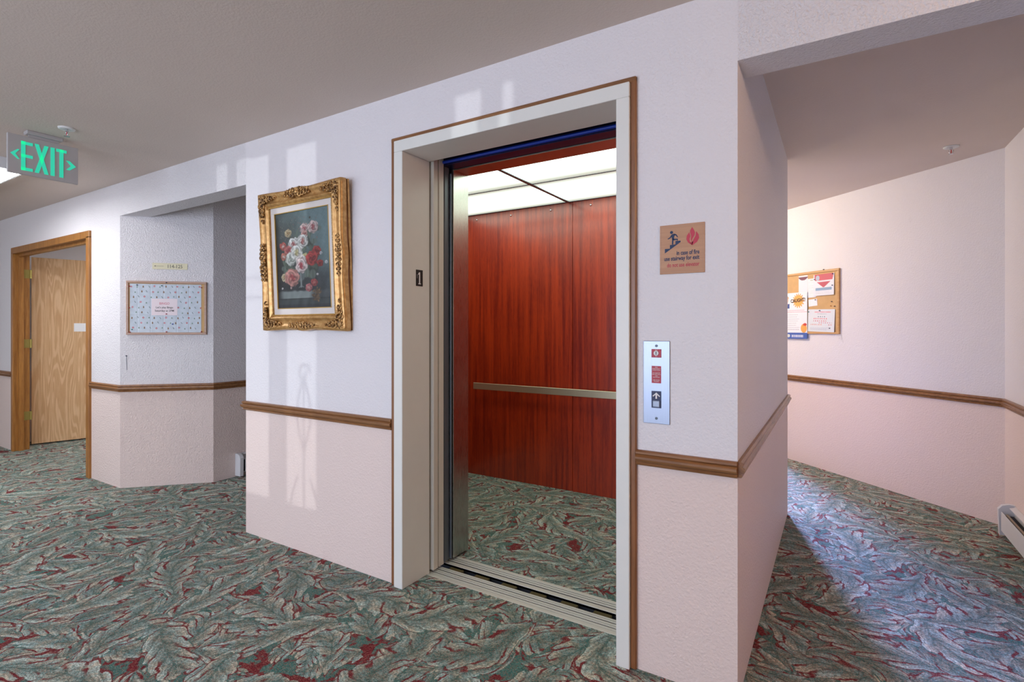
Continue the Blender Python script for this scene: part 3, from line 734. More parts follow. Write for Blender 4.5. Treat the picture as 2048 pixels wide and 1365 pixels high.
    for k in range(60):
        t_ = rs.uniform(0, 1); u = 0.74+rs.normal(0, 0.035); v = 0.80+0.13*t_+rs.normal(0, 0.01)
        m = 1-sm(E(u, v, 0.017, 0.012), 0.7, 1.0); g = rs.uniform(0.6, 1.2); c = mixc(c, m*0.9, (126*g, 98*g, 66*g))
    m = E(0.66, 0.085, 0.016, 0.012) < 1; c = mixc(c, m*0.7, (70, 60, 40))
    gr = c.mean(axis=2, keepdims=True); c = gr+(c-gr)*0.86
    return c*0.82

# measured outline on the wall plane: x -2.98..-2.19, z 1.26..2.07, leaning out at the top
pic = thing('framed_painting', 'still life of roses in an ornate carved gold frame, tilted forward', 'painting', (-2.533, 1.912, 1.663))
PW_, PH_ = 0.715, 0.795
tilt = Matrix.Rotation(-math.radians(3.2), 4, 'X')
pic.rotation_euler = (math.radians(2.5), 0, 0)
w2, h2 = PW_/2, PH_/2
YF = -0.035   # frame back reference, local
def side_shape(t):   # outward wave of the outer edge, t in 0..1 along a side
    a = math.cos(2*PI*t)                      # 1 at corners, -1 at middle
    mid = math.exp(-((t-0.5)/0.09)**2)
    return 0.006*(a-0.4)+0.012*mid
mb = MB()
prof = [(0.0, -0.012), (0.0, 0.010), (0.004, 0.022), (0.016, 0.028), (0.028, 0.020), (0.046, 0.012), (0.060, 0.015), (0.066, 0.023), (0.074, 0.023), (0.080, 0.014), (0.088, 0.012), (0.092, -0.012)]
NS = 40
loops = []
path = []
for k in range(NS): path.append((-w2+2*w2*k/NS, h2, 0, -1, side_shape(k/NS), k/NS))
for k in range(NS): path.append((w2, h2-2*h2*k/NS, -1, 0, side_shape(k/NS), k/NS))
for k in range(NS): path.append((w2-2*w2*k/NS, -h2, 0, 1, side_shape(k/NS), k/NS))
for k in range(NS): path.append((-w2, -h2+2*h2*k/NS, 1, 0, side_shape(k/NS), k/NS))
vs = []
for x, z, nx_, nz_, wv, tt in path:
    for o, e in prof:
        # inward offset mitred: clamp coordinates to the inset rectangle
        off = o-wv*(1-o/0.092)
        X = max(-(w2-off), min(w2-off, x)) if nx_ == 0 else (-(w2-off) if x < 0 else (w2-off))
        Z = max(-(h2-off), min(h2-off, z)) if nz_ == 0 else (-(h2-off) if z < 0 else (h2-off))
        vs.append((X, YF-e, Z))
k_ = len(prof); n_ = len(path)
mb.add(vs, [(i*k_+j, i*k_+j+1, ((i+1) % n_)*k_+j+1, ((i+1) % n_)*k_+j) for i in range(n_) for j in range(k_-1)], True)
mb.build('frame', M['gold'], pic)
# plain sub-frame behind
mb = MB()
for b in ((-w2, w2, h2-0.06, h2), (-w2, w2, -h2, -h2+0.06), (-w2, -w2+0.06, -h2+0.06, h2-0.06), (w2-0.06, w2, -h2+0.06, h2-0.06)):
    mb.box(b[0], b[1], -0.012, 0.0, b[2], b[3])
mb.build('back_frame', M['gold'], pic)
mb = MB()
for b in ((-w2+0.006, w2-0.006, h2-0.06, h2-0.006), (-w2+0.006, w2-0.006, -h2+0.006, -h2+0.06), (-w2+0.006, -w2+0.06, -h2+0.06, h2-0.06), (w2-0.06, w2-0.006, -h2+0.06, h2-0.06)):
    mb.box(b[0], b[1], YF+0.010, -0.012, b[2], b[3])
mb.build('rebate', M['brown_trim'], pic)
def ring_part(name, x, z, wd, y0, y1, mat):
    mb = MB()
    mb.box(-x, x, y0, y1, z-wd, z, 0.001); mb.box(-x, x, y0, y1, -z, -z+wd, 0.001)
    mb.box(-x, -x+wd, y0, y1, -z+wd, z-wd, 0.001); mb.box(x-wd, x, y0, y1, -z+wd, z-wd, 0.001); mb.build(name, mat, pic)
ix, iz = w2-0.090, h2-0.090
mb = MB()   # beaded inner edge
for k in range(70):
    t_ = -ix+2*ix*k/69; mb.ball((t_, YF-0.013, iz+0.002), 0.0035, n=6, m=4); mb.ball((t_, YF-0.013, -iz-0.002), 0.0035, n=6, m=4)
for k in range(70):
    t_ = -iz+2*iz*k/69; mb.ball((ix+0.002, YF-0.013, t_), 0.0035, n=6, m=4); mb.ball((-ix-0.002, YF-0.013, t_), 0.0035, n=6, m=4)
mb.build('beading', M['fillet'], pic)
ring_part('liner', ix, iz, 0.034, YF-0.004, YF+0.006, M['linen'])
ring_part('gold_fillet', ix-0.033, iz-0.033, 0.005, YF-0.006, YF+0.006, M['fillet'])
cw, ch = 2*(ix-0.037), 2*(iz-0.037)
painted_sheet('canvas', cw, ch, 190, 260, painting_fn, M['painted_canvas'], pic, YF+0.004, -cw/2, -ch/2, 0.003)
def scroll(mb, cx_, cz_, r0, turns, a0, sgn, y, th_, lift=0.006):
    pts = []; th_ = th_*1.35; r0 = r0*1.15; y = y-0.003
    for i in range(22):
        t_ = i/21; a = a0+sgn*turns*2*PI*t_; r = r0*(1-0.8*t_); pts.append((cx_+r*math.cos(a), y-lift*math.sin(t_*PI/2), cz_+r*math.sin(a)))
    mb.tube(pts, th_, 6, lambda t_: 0.5+0.7*math.sin(PI*min(1, t_+0.2)))
def leafc(mb, x, z, ang, L, wd, y):
    for k in range(6):
        t_ = k/5; xx = x+L*t_*math.cos(ang); zz = z+L*t_*math.sin(ang)
        rr = wd*math.sin(PI*(0.15+0.8*t_))
        mb.ball((xx, y, zz), rr, 0.005, rr*0.8, 7, 4)
def corner(sx, sz):
    mb = MB(); y = YF-0.024
    cx_, cz_ = sx*(w2-0.036), sz*(h2-0.036)
    mb.ball((cx_, y, cz_), 0.020, 0.012, 0.020, 12, 8)
    for k in range(7):
        a = k*2*PI/7; mb.ball((cx_+0.021*math.cos(a), y+0.002, cz_+0.021*math.sin(a)), 0.009, 0.008, 0.009, 8, 5)
    for d in (0, 1):
        ux, uz = (-sx, 0) if d == 0 else (0, -sz)
        px, pz = (0, sz) if d == 0 else (sx, 0)
        for q, off in enumerate((0.012, -0.014)):
            for i in range(3):
                X = cx_+ux*(0.036+0.026*i)+px*off*(1-0.2*i); Z = cz_+uz*(0.036+0.026*i)+pz*off*(1-0.2*i)
                scroll(mb, X, Z, 0.013-0.002*i, 1.1, math.atan2(uz, ux), 1 if q else -1, y+0.003, 0.0036)
        leafc(mb, cx_+ux*0.03, cz_+uz*0.03, math.atan2(uz, ux), 0.085, 0.009, y+0.004)
        scroll(mb, cx_+ux*0.122, cz_+uz*0.122, 0.010, 1.0, math.atan2(uz, ux), 1, y+0.006, 0.003)
    mb.build('corner_ornament', M['gold_dark'], pic)
for sx in (-1, 1):
    for sz in (-1, 1): corner(sx, sz)
def centre(px_, pz_, ux, uz):
    mb = MB(); y = YF-0.024; nx_, nz_ = (px_ > 0)-(px_ < 0), (pz_ > 0)-(pz_ < 0)
    mb.ball((px_, y, pz_), 0.015, 0.012, 0.015, 12, 8)
    for k in range(6):
        a = k*PI/3; mb.ball((px_+0.016*math.cos(a), y+0.002, pz_+0.016*math.sin(a)), 0.008, 0.008, 0.008, 8, 5)
    for s_ in (-1, 1):
        for i in range(4):
            for q in (-1, 1):
                scroll(mb, px_+ux*s_*(0.028+0.024*i)+nx_*q*(0.013-0.002*i), pz_+uz*s_*(0.028+0.024*i)+nz_*q*(0.013-0.002*i), 0.012-0.0015*i, 1.1, math.atan2(uz*s_, ux*s_), q*s_, y+0.003, 0.0034)
        leafc(mb, px_+ux*s_*0.02, pz_+uz*s_*0.02, math.atan2(uz*s_, ux*s_), 0.08, 0.008, y+0.004)
    mb.build('side_ornament', M['gold_dark'], pic)
centre(0, h2-0.030, 1, 0); centre(0, -h2+0.030, 1, 0); centre(w2-0.030, 0, 0, 1); centre(-w2+0.030, 0, 0, 1)

# ------------------------------------------------------------------ left angled wall: notice board, number sign, string
A0 = (-4.86, 1.92); ang = math.atan2(0.48, 0.47)
def onwall(P, a, s_, z, off=0.0):
    return (P[0]+math.cos(a)*s_+math.sin(a)*off, P[1]+math.sin(a)*s_-math.cos(a)*off, z)
def board(name, label, P, a, s0, s1, z0, z1, fmat, fw=0.017):
    c = (s0+s1)/2; b = thing(name, label, 'notice board', onwall(P, a, c, (z0+z1)/2), a)
    W, Hh = (s1-s0)/2, (z1-z0)/2
    MB().box(-W+0.004, W-0.004, -0.010, 0, -Hh+0.004, Hh-0.004).build('cork', M['cork'], b)
    mb = MB(); mb.box(-W, W, -0.018, 0, Hh-fw, Hh, 0.002); mb.box(-W, W, -0.018, 0, -Hh, -Hh+fw, 0.002)
    mb.box(-W, -W+fw, -0.018, 0, -Hh+fw, Hh-fw, 0.002); mb.box(W-fw, W, -0.018, 0, -Hh+fw, Hh-fw, 0.002)
    mb.build('frame', fmat, b); return b
board('notice_board', 'wood-framed notice board covered in wrapping paper on the angled wall', A0, ang, 0.048, 0.625, 1.224, 1.656, M['board_frame_l'])
def wrap_fn(U, V):
    c = np.zeros(U.shape+(3,))+np.array([202, 212, 222.])
    X = U*0.515; Z = V*0.37
    rs = np.random.RandomState(5)
    for k, u in enumerate([0.10, 0.28, 0.46, 0.645, 0.82]):
        c -= (np.exp(-((U-u)/0.004)**2)*26)[..., None]; c += (np.exp(-((U-u-0.012)/0.006)**2)*16)[..., None]  # fold shading painted in: a dark line with a light one beside it
    c -= (np.exp(-((V-0.64)/0.005)**2)*18)[..., None]
    c += (6*np.sin(U*40+np.sin(V*17)*2)*np.sin(V*31+U*9))[..., None]
    def disc(x, z, r, col, inner=None):
        d = np.hypot(X-x, Z-z); m = d < r
        if inner: m &= d > inner
        c[m] = col
    rowh = 0.0395
    j = 0
    zz = 0.02
    while zz < 0.37:
        xx = 0.012+(j % 2)*0.022+(j % 3)*0.006; k = j
        while xx < 0.51:
            kind = k % 4; x = xx+rs.uniform(-.004, .004); z = zz+rs.uniform(-.004, .004)
            if kind == 0:
                disc(x, z, 0.0066, random.choice([(196, 66, 62), (206, 92, 104), (190, 58, 60)]), 0.0025); 
            elif kind == 1:
                m = (np.abs(X-x) < (Z-z+0.006)*0.45)*(Z-z < 0.006)*(Z-z > -0.006); c[m] = (82, 120, 92)
            elif kind == 2:
                disc(x, z-0.003, 0.004, (140, 104, 66)); disc(x, z+0.004, 0.0052, (126, 92, 60))
            else:
                m = (np.abs(X-x-0.003*np.sin((Z-z)*400)) < 0.0022)*(np.abs(Z-z) < 0.0065); c[m] = (60, 86, 80)
            xx += 0.041; k += 1
        j += 1; zz += rowh
    return c
wp = thing('wrapping_paper', 'pale blue creased holiday wrapping paper pinned over the board', 'wrapping paper', onwall(A0, ang, 0.335, 1.440, 0.0108), ang)
painted_sheet('sheet', 0.512, 0.392, 256, 196, wrap_fn, M['printed_paper'], wp, 0, -0.262, -0.198, 0.0008)
bn = thing('bingo_note', 'small pinkish bingo note in the middle of the wrapping paper', 'note', onwall(A0, ang, 0.318, 1.448, 0.0122), ang)
MB().box(-0.093, 0.093, -0.0006, 0, -0.067, 0.067).build('sheet', M['paper_pink'], bn)
mb = MB(); text_into(mb, 'BINGO', 0.026, 0, 0.020, -0.0006, 'CENTER', 0.9); mb.build('heading', M['pink_ink'], bn)
mb = MB(); text_into(mb, "Let's play Bingo", 0.021, 0.0, -0.010, -0.0006, 'CENTER', 0.95, 0.01); text_into(mb, 'Saturday at 2PM', 0.021, 0.0, -0.037, -0.0006, 'CENTER', 1.0, 0.01); mb.build('lettering', M['dark_ink'], bn)
ns = thing('room_number_sign', 'cream engraved room number sign with arrow above the notice board', 'sign', onwall(A0, ang, 0.354, 1.780), ang)
MB().box(-0.127, 0.127, -0.003, 0, -0.025, 0.025, 0.001).build('plate', M['cream_plastic'], ns)
mb = MB(); text_into(mb, '114-125', 0.040, -0.022, -0.014, -0.003, 'LEFT', 0.86)
mb.build('lettering', M['dark_ink'], ns); mb = MB()
mb.box(-0.105, -0.045, -0.0036, -0.003, -0.0008, 0.0008); mb.prism_y([(-0.113, 0), (-0.103, -0.005), (-0.103, 0.005)], -0.0036, -0.003)
mb.build('arrow', M['dark_ink'], ns)
# pins
PIN = {}
def pin(col_name, rgb, loc, a, label, group):
    if col_name not in PIN:
        mb = MB(); mb.M = Matrix.Rotation(PI/2, 4, 'X')
        mb.lathe([(0.0001, 0.0), (0.0045, 0.0), (0.0045, 0.0015), (0.0022, 0.003), (0.0022, 0.006), (0.004, 0.008), (0.004, 0.0095), (0.0001, 0.0098)], n=12)
        PIN[col_name] = mb.build('push_pin', plain(col_name+'_pin_plastic', rgb, 0.35)); o = PIN[col_name]
    else:
        o = PIN[col_name].copy(); COL.objects.link(o)
    o.location = loc; o.rotation_euler = (0, 0, a); tag(o, label, 'push pin', group); return o
pin('navy', (40, 50, 80), onwall(A0, ang, 0.045, 1.056), ang, 'dark pin in the bare wall holding a thread below the notice board', None)
th_ = MB(); th_.tube([(0.0, -0.004, 0), (0.001, -0.003, -0.05), (0.003, -0.003, -0.11)], 0.0012, 6)
o = th_.build('thread', M['navy_ink'], loc=onwall(A0, ang, 0.045, 1.052), rotz=ang); tag(o, 'short dark thread hanging from the pin in the angled wall', 'thread')
for s_, z, cn, rgb, lb in ((0.072, 1.612, 'red', (176, 50, 44), 'red pin at the top left corner of the wrapping paper'), (0.070, 1.440, 'red', 0, 'red pin at the left edge of the wrapping paper'), (0.075, 1.245, 'red', 0, 'red pin at the bottom left corner of the wrapping paper'),
                           (0.334, 1.247, 'red', 0, 'red pin at the bottom middle of the wrapping paper'), (0.588, 1.610, 'red', 0, 'red pin at the top right corner of the wrapping paper'), (0.588, 1.247, 'red', 0, 'red pin at the bottom right corner of the wrapping paper'),
                           (0.334, 1.646, 'navy', 0, 'dark pin at the top middle of the wrapped notice board frame'), (0.125, 1.622, 'navy', 0, 'dark pin by the round sticker on the wrapping paper'), (0.300, 1.620, 'teal', (40, 120, 118), 'teal pin near the top of the wrapping paper'),
                           (0.378, 1.310, 'cobalt', (50, 80, 170), 'blue pin below the bingo note'), (0.333, 1.392, 'crimson', (170, 40, 60), 'crimson pin at the foot of the bingo note'), (0.090, 1.266, 'teal', 0, 'teal pin in the lower left of the wrapping paper')):
    off = 0.0180 if (z > 1.64 or s_ < 0.065) else 0.0128
    pin(cn, rgb, onwall(A0, ang, s_, z, off), ang, lb, None)
# notice paper on the oak door leaf
la = -math.radians(14.5)
dn = thing('door_notice', 'small blank white paper taped on the open oak door', 'notice', (-7.44+0.25*0.47+0.0015, 2.11+0.968*0.47, 1.285), PI/2+la)
mb = MB(); mb.box(-0.115, 0.115, -0.001, 0, -0.046, 0.048); mb.build('sheet', M['paper'], dn)

# ------------------------------------------------------------------ right passage notice board
Pp = (-.42, 5.809); pa = math.atan2(-0.687, 0.726)
board('notice_board', 'honey-framed cork board pinned with flyers in the right passage', Pp, pa, -0.30, 0.622, 1.225, 1.800, M['board_frame_r'], 0.020)
OFF = 0.0108
def sheet(name, label, cat, s0, s1, z0, z1, fn, nx=60, ny=80, off=OFF, rot=0.0, curl=None):
    t = thing(name, label, cat, onwall(Pp, pa, (s0+s1)/2, (z0+z1)/2, off), pa)
    t.rotation_euler = (0, rot, pa)
    painted_sheet('sheet', s1-s0, z1-z0, nx, ny, fn, M['printed_paper'], t, 0, -(s1-s0)/2, -(z1-z0)/2, 0.0006, curl=curl); return t
def const(U, rgb): return np.zeros(U.shape+(3,))+np.array(rgb, float)
def lines(c, U, V, v0, v1, n, col, u0=0.1, u1=0.9, seed=1):
    rs = np.random.RandomState(seed)
    for k in range(n):
        v = v0+(v1-v0)*k/max(1, n-1); e = u1-rs.uniform(0, 0.2)
        m = (np.abs(V-v) < 0.006)*(U > u0)*(U < e)*(np.sin(U*90+k*3) > -0.7); c[m] = col
def caught_fn(U, V):
    c = const(U, (236, 238, 244)); W = 0.285; X = U*W; Z = V*0.44; an = np.arctan2(Z-0.075, X-0.175)
    d = np.hypot(X-0.180, (Z-0.078)*1.05); r = 0.060+0.010*np.sign(np.sin(an*16))*np.abs(np.sin(an*16))**0.6
    c[d < r+0.003] = (206, 120, 60); c[d < r] = (246, 180, 96)
    # figure with hands on the head
    m = (np.abs(X-0.035) < 0.036)*(Z > 0.105)*(Z < 0.148); c[m] = (70, 90, 150)
    m = np.hypot((X-0.036)/0.020, (Z-0.070)/0.026) < 1; c[m] = (240, 190, 176)
    m = np.hypot((X-0.036)/0.024, (Z-0.046)/0.018) < 1; c[m] = (206, 160, 110)
    m = (np.abs(X-0.036) < 0.012)*(Z > 0.09)*(Z < 0.12); c[m] = (236, 180, 166)
    lines(c, U, V, 0.385, 0.42, 2, (226, 150, 166), 0.08, 0.98, 2); lines(c, U, V, 0.48, 0.80, 8, (190, 194, 204), 0.1, 0.72, 3)
    m = np.hypot((X-0.245)/0.036, (Z-0.340)/0.042) < 1; c[m] = (240, 170, 90)
    m = np.hypot((X-0.258)/0.022, (Z-0.305)/0.013) < 1; c[m] = (206, 70, 60)
    b = (V > 0.865-0.02*0)*(V > 0.80+0.35*U*(U < 0.2)+0.07*(U >= 0.2)); c[b] = (70, 100, 176)
    m = np.hypot((X-0.06)/0.018, (Z-0.412)/0.016) < 1; c[m] = (214, 220, 214)
    m = (V > 0.915)*(V < 0.965)*(U > 0.34)*(U < 0.84)*(np.sin(U*120) > -0.6); c[m] = (214, 222, 240)
    return c
cg = sheet('caught_flyer', 'tall flyer headed CAUGHT! with orange burst and blue foot', 'flyer', -0.005, 0.281, 1.176, 1.616, caught_fn, 110, 170, OFF+0.009)
mb = MB(); mb.M = Matrix.Rotation(math.radians(-3), 4, 'Y')
text_into(mb, 'CAUGHT!', 0.045, 0.040, 0.128, -0.0010, 'CENTER', 0.90, 0.035); mb.build('lettering', M['dark_ink'], cg)
def cal_fn(U, V):
    c = const(U, (222, 228, 234)); c[(V > 0.10)*(V < 0.15)*(U > 0.25)*(U < 0.85)*(np.sin(U*100) > -0.7)] = (226, 130, 150)
    c[(V > 0.19)*(V < 0.22)*(U > 0.35)*(U < 0.7)*(np.sin(U*120) > -0.5)] = (160, 165, 180)
    for k, (v, u0, u1, col) in enumerate([(0.33, 0.35, 0.66, (90, 110, 130)), (0.42, 0.18, 0.72, (226, 90, 100)), (0.52, 0.18, 0.72, (214, 100, 110)), (0.60, 0.4, 0.9, (206, 90, 120)), (0.68, 0.1, 0.55, (226, 140, 120)), (0.69, 0.76, 0.93, (214, 90, 110))]):
        c[(np.abs(V-v) < 0.022)*(U > u0)*(U < u1)*(np.sin(U*82+k) > 0.45)] = col
    lines(c, U, V, 0.82, 0.93, 4, (170, 180, 200), 0.08, 0.9, 5); return c
sheet('calendar_sheet', 'white monthly calendar sheet in the lower right of the cork board', 'calendar', 0.285, 0.578, 1.244, 1.448, cal_fn, 100, 80, OFF+0.004, math.radians(1.5), lambda U, V: -0.006*U*V)
def flag_fn(U, V):
    c = const(U, (228, 232, 240)); X = U-0.5
    c[(V < 0.30)*(np.abs(X) < 0.46-0.25*np.maximum(0, V-0.12))] = (206, 100, 112)
    c[(V > 0.36)*(V < 0.62)*(np.abs(X-0.0) < 0.34-1.2*(V-0.36))] = (196, 92, 108)
    c[(V > 0.31)*(V < 0.345)*(np.abs(X) < 0.34)] = (240, 226, 228)
    c[np.hypot((U-0.2)/0.10, (V-0.17)/0.12) < 1] = (186, 196, 214)
    c[(V > 0.64)*(V < 0.76)*(U > 0.1)*(U < 0.9)] = (140, 170, 200)
    lines(c, U, V, 0.82, 0.92, 3, (200, 200, 210)); return c
sheet('eligibility_flyer', 'red and blue headed flyer at the top right of the cork board', 'flyer', 0.350, 0.572, 1.572, 1.765, flag_fn, 80, 70, OFF+0.003, math.radians(-0.5), lambda U, V: -0.006*V)
def f1(U, V):
    c = const(U, (230, 232, 240)); c[(V < 0.24-0.5*(U-0.5)**2)*(V > 0.07)] = (120, 76, 92); lines(c, U, V, 0.35, 0.75, 6, (206, 208, 220), 0.15, 0.9, 6); return c
sheet('narrow_flyer', 'narrow white flyer with dark red banner left of the red headed flyer', 'flyer', 0.170, 0.277, 1.580, 1.772, f1, 30, 50)
def f2(U, V):
    c = const(U, (236, 238, 242)); c[(V > 0.06)*(V < 0.11)*(U > 0.3)*(U < 0.65)] = (170, 180, 160); lines(c, U, V, 0.2, 0.85, 8, (212, 214, 222), 0.12, 0.95, 7); return c
sheet('plain_letter', 'plain white typed letter between the two upper flyers on cork', 'letter', 0.279, 0.372, 1.560, 1.735, f2, 30, 50, OFF+0.001)
sheet('blank_card', 'small blank white card above the calendar sheet', 'card', 0.288, 0.387, 1.480, 1.544, lambda U, V: const(U, (240, 240, 246)), 4, 4, OFF+0.001, math.radians(-4))
sheet('left_leaflet', 'white leaflet partly hidden by the pillar on the cork board', 'leaflet', -0.12, 0.010, 1.60, 1.745, lambda U, V: const(U, (236, 236, 244)), 4, 4)
for s_, z, cn, rgb, lb, of in ((0.363, 1.722, 'navy', 0, 'dark pin at the left of the red headed flyer', 0.0155), (0.560, 1.756, 'navy', 0, 'dark pin at the top right corner of the red headed flyer', 0.0155), (0.558, 1.655, 'navy', 0, 'dark pin at the end of the blue band of the flyer', 0.019),
                               (0.295, 1.428, 'teal', 0, 'teal pin at the top left of the calendar sheet', 0.0155), (0.420, 1.436, 'navy', 0, 'dark pin at the top middle of the calendar sheet', 0.0165), (0.370, 1.536, 'navy', 0, 'dark pin in the corner of the small blank card', 0.013),
                               (0.116, 1.200, 'white', (226, 226, 226), 'white pin low on the tall CAUGHT flyer', 0.021), (0.545, 1.512, 'navy', 0, 'dark pin in bare cork right of the blank card', 0.011), (0.535, 1.474, 'orange', (226, 150, 60), 'orange pin in bare cork right of the blank card', 0.011),
                               (0.575, 1.470, 'navy', 0, 'dark pin lying by the right edge of the cork', 0.011), (0.530, 1.276, 'navy', 0, 'dark pin at the lower right of the calendar sheet', 0.019), (0.45, 1.805, 'navy', 0, 'dark pin in the wall above the cork board', 0.0015)):
    pin(cn, rgb, onwall(Pp, pa, s_, z, of), pa, lb, None)
hs = MB(); hs.tube([(0, -0.003, 0), (0.012, -0.004, -0.03), (0.004, -0.004, -0.05), (-0.02, -0.004, -0.035), (-0.012, -0.004, -0.02), (0.02, -0.004, -0.045), (0.018, -0.004, -0.07)], 0.0012, 6)
o = hs.build('string', M['white_paint'], loc=onwall(Pp, pa, 0.63, 1.22), rotz=pa); tag(o, 'loose white string hanging under the right end of the cork board', 'string')

# ------------------------------------------------------------------ baseboard heaters
def heater(name, label, loc, rot, L):
    """local: runs along +x, wall at y=0, room towards -y"""
    t = thing(name, label, 'heater', loc, rot)
    mb = MB(); mb.box(0.03, L, -0.006, 0, 0.02, 0.195); mb.build('back_plate', M['white_paint'], t)
    mb = MB(); mb.prism_z([(0, 0), (0, 0), (0, 0)], 0, 0) if False else None
    mb.M = Matrix.Rotation(PI/2, 4, 'Z')
    # end cap: profile in (y,z) extruded along x
    prof = [(-0.073, 0.012), (-0.001, 0.012), (-0.001, 0.200), (-0.030, 0.202), (-0.060, 0.192), (-0.078, 0.168)]
    vs = [(0, y, z) for y, z in prof]+[(0.03, y, z) for y, z in prof]; n = len(prof)
    mc = MB(); mc.add(vs, [list(range(n)), list(range(n, 2*n))[::-1]]+[(i, n+i, n+(i+1) % n, (i+1) % n) for i in range(n)]); mc.build('end_cap', M['white_paint'], t)
    mb = MB(); mb.box(0.05, L, -0.070, -0.066, 0.045, 0.160, 0.001); mb.build('front_cover', M['white_paint'], t)
    mb = MB(); mb.add([(0.06, -0.006, 0.198), (L, -0.006, 0.198), (L, -0.034, 0.190), (0.06, -0.034, 0.190), (0.06, -0.006, 0.194), (L, -0.006, 0.194), (L, -0.034, 0.186), (0.06, -0.034, 0.186)], [(0, 3, 2, 1), (4, 5, 6, 7), (3, 7, 6, 2), (0, 4, 7, 3), (1, 2, 6, 5)]); mb.build('top_hood', M['white_paint'], t)
    mb = MB(); mb.box(0.04, L, -0.060, -0.010, 0.05, 0.135)
    mb.build('element', M['dark_inside'], t)
    MB().box(0.08, L, -0.056, -0.044, 0.150, 0.154).build('damper', M['fin'], t)
    return t
heater('baseboard_heater', 'white baseboard heater low on the right passage wall', (0.923, 4.33, 0), -PI/2, 1.6)
heater('baseboard_heater', 'white baseboard heater end seen low inside the left alcove', (-4.39, 2.585, 0), PI/2, 1.6).scale = (1, -1, 1) if False else (1, 1, 1)

# ------------------------------------------------------------------ ceiling things
def sprinkler(label, loc):
    t = thing('ceiling_sprinkler', label, 'sprinkler', loc)
    MB().lathe([(0.001, -0.001), (0.018, -0.008), (0.030, -0.010), (0.040, -0.006), (0.042, 0.0), (0.001, 0.0)], n=28).build('escutcheon', M['white_plastic'], t)
    mb = MB().cyl((0, 0, 0), (0, 0, -0.022), 0.008, 14); mb.tube([(-0.008, 0, -0.020), (-0.013, 0, -0.030), (-0.006, 0, -0.044), (0, 0, -0.046)], 0.002, 6); mb.tube([(0.008, 0, -0.020), (0.013, 0, -0.030), (0.006, 0, -0.044), (0, 0, -0.046)], 0.002, 6); mb.build('body', M['chrome'], t)
    MB().cyl((0, 0, -0.022), (0, 0, -0.044), 0.0025, 8).build('glass_bulb', M['redbulb'], t)
    mb = MB().cyl((0, 0, -0.046), (0, 0, -0.048), 0.014, 16)
    for k in range(10): a = k*PI/5; mb.box(0.013*math.cos(a)-0.0015, 0.013*math.cos(a)+0.0015, 0.013*math.sin(a)-0.0015+0.0, 0.013*math.sin(a)+0.0015, -0.048, -0.0465)
    mb.build('deflector', M['chrome'], t)
sprinkler('white ceiling sprinkler head beside the green exit sign', (-3.80, 1.235, H))
sprinkler('white ceiling sprinkler head in the right passage', (0.625, 4.33, H))

ex_ = thing('exit_sign', 'grey ceiling-hung exit sign with green letters and two arrows', 'exit sign', (-4.05, 1.205, H))
# local: face towards +x ; width along y
WY, ZT, ZB = 0.165, -0.036, -0.262
MB().box(-0.010, 0.010, -WY, WY, ZB, ZT, 0.002).build('panel', M['grey_sign'], ex_)
mb = MB().box(-0.030, 0.030, -0.085, 0.085, -0.022, 0, 0.003); mb.box(-0.007, 0.007, -0.07, 0.07, ZT-0.002, -0.02); mb.build('mount', M['grey_sign'], ex_)
mb = MB(); mb.M = Matrix.Translation((0.0105, 0, 0)) @ Matrix.Rotation(PI/2, 4, 'Z')
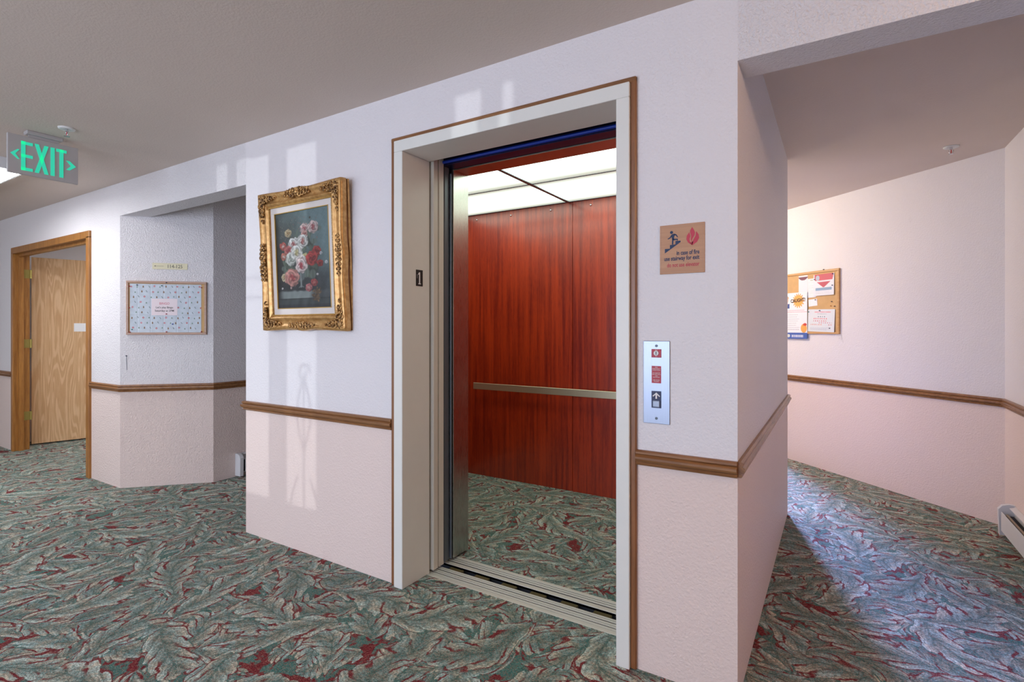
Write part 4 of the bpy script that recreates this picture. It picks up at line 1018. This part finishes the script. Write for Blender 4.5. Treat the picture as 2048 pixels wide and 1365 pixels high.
# after the rotation local x of glyphs runs along +y, glyph faces +x
zb, zt = -0.238, -0.068; st = 0.019
def gb(x0, x1, z0, z1): mb.box(x0, x1, -0.003, 0.0, z0, z1)
def gp(pts): mb.prism_y(pts, -0.003, 0.0)
x = -0.106; gb(x, x+st, zb, zt); 
for z in (zb, (zb+zt)/2-st/2*0.9, zt-st): gb(x, x+0.052, z, z+st*0.9)
x = -0.045; wX = 0.064
gp([(x, zb), (x+st, zb), (x+wX, zt), (x+wX-st, zt)]); gp([(x+wX-st, zb), (x+wX, zb), (x+st, zt), (x, zt)])
x = 0.029; gb(x, x+st, zb, zt)
x = 0.056; gb(x, x+0.050, zt-st*0.9, zt); gb(x+0.025-st/2, x+0.025+st/2, zb, zt)
zc = -0.150
gp([(-0.153, zc), (-0.122, zc+0.028), (-0.113, zc+0.028), (-0.132, zc), (-0.113, zc-0.028), (-0.122, zc-0.028)])
gp([(0.153, zc-0.006), (0.122, zc+0.022), (0.104, zc+0.022), (0.128, zc-0.006), (0.104, zc-0.034), (0.122, zc-0.034)])
mb.build('lettering', M['exit_green'], ex_)

def fixture(label, loc, lx, ly, mat='tube_light'):
    t = thing('ceiling_light', label, 'ceiling light', loc)
    mb = MB(); mb.box(-lx, lx, -ly, -ly+0.02, -0.075, 0, 0.002); mb.box(-lx, lx, ly-0.02, ly, -0.075, 0, 0.002)
    mb.box(-lx, -lx+0.02, -ly+0.02, ly-0.02, -0.075, 0); mb.box(lx-0.02, lx, -ly+0.02, ly-0.02, -0.075, 0)
    mb.build('housing', M['white_paint'], t)
    MB().box(-lx+0.02, lx-0.02, -ly+0.02, ly-0.02, -0.082, -0.05, 0.004).build('lens', M[mat], t)
    return t
fixture('bright fluorescent ceiling light behind the exit sign', (-5.42, 1.10, H), 0.62, 0.24)
fixture('fluorescent ceiling light out of sight behind the camera', (-3.0, -1.6, H), 0.62, 0.16)
for gl_, gx_, gy_ in (('round globe ceiling light in the passage behind the pillar', -1.65, 5.15), ('round globe ceiling light out of sight right of the camera', 1.5, 1.05)):
  t = thing('ceiling_light', gl_, 'ceiling light', (gx_, gy_, H))
  MB().lathe([(0.001, 0), (0.13, 0), (0.14, -0.02), (0.13, -0.03)], n=28).build('base', M['white_paint'], t)
  MB().lathe([(0.125, -0.025), (0.12, -0.06), (0.09, -0.09), (0.04, -0.105), (0.001, -0.108)], n=28).build('globe', M['warm_light'], t)
  lamp('globe_bulb', 'POINT', (gx_, gy_, H-0.17), (0, 0, -1), 31 if gx_ > 0 else 66, (1.0, 0.60, 0.32) if gx_ > 0 else (1.0, 0.88, 0.72), shadow_soft_size=0.06)
fixture('fluorescent ceiling light inside the side room', (-6.2, 3.3, H), 0.60, 0.22)
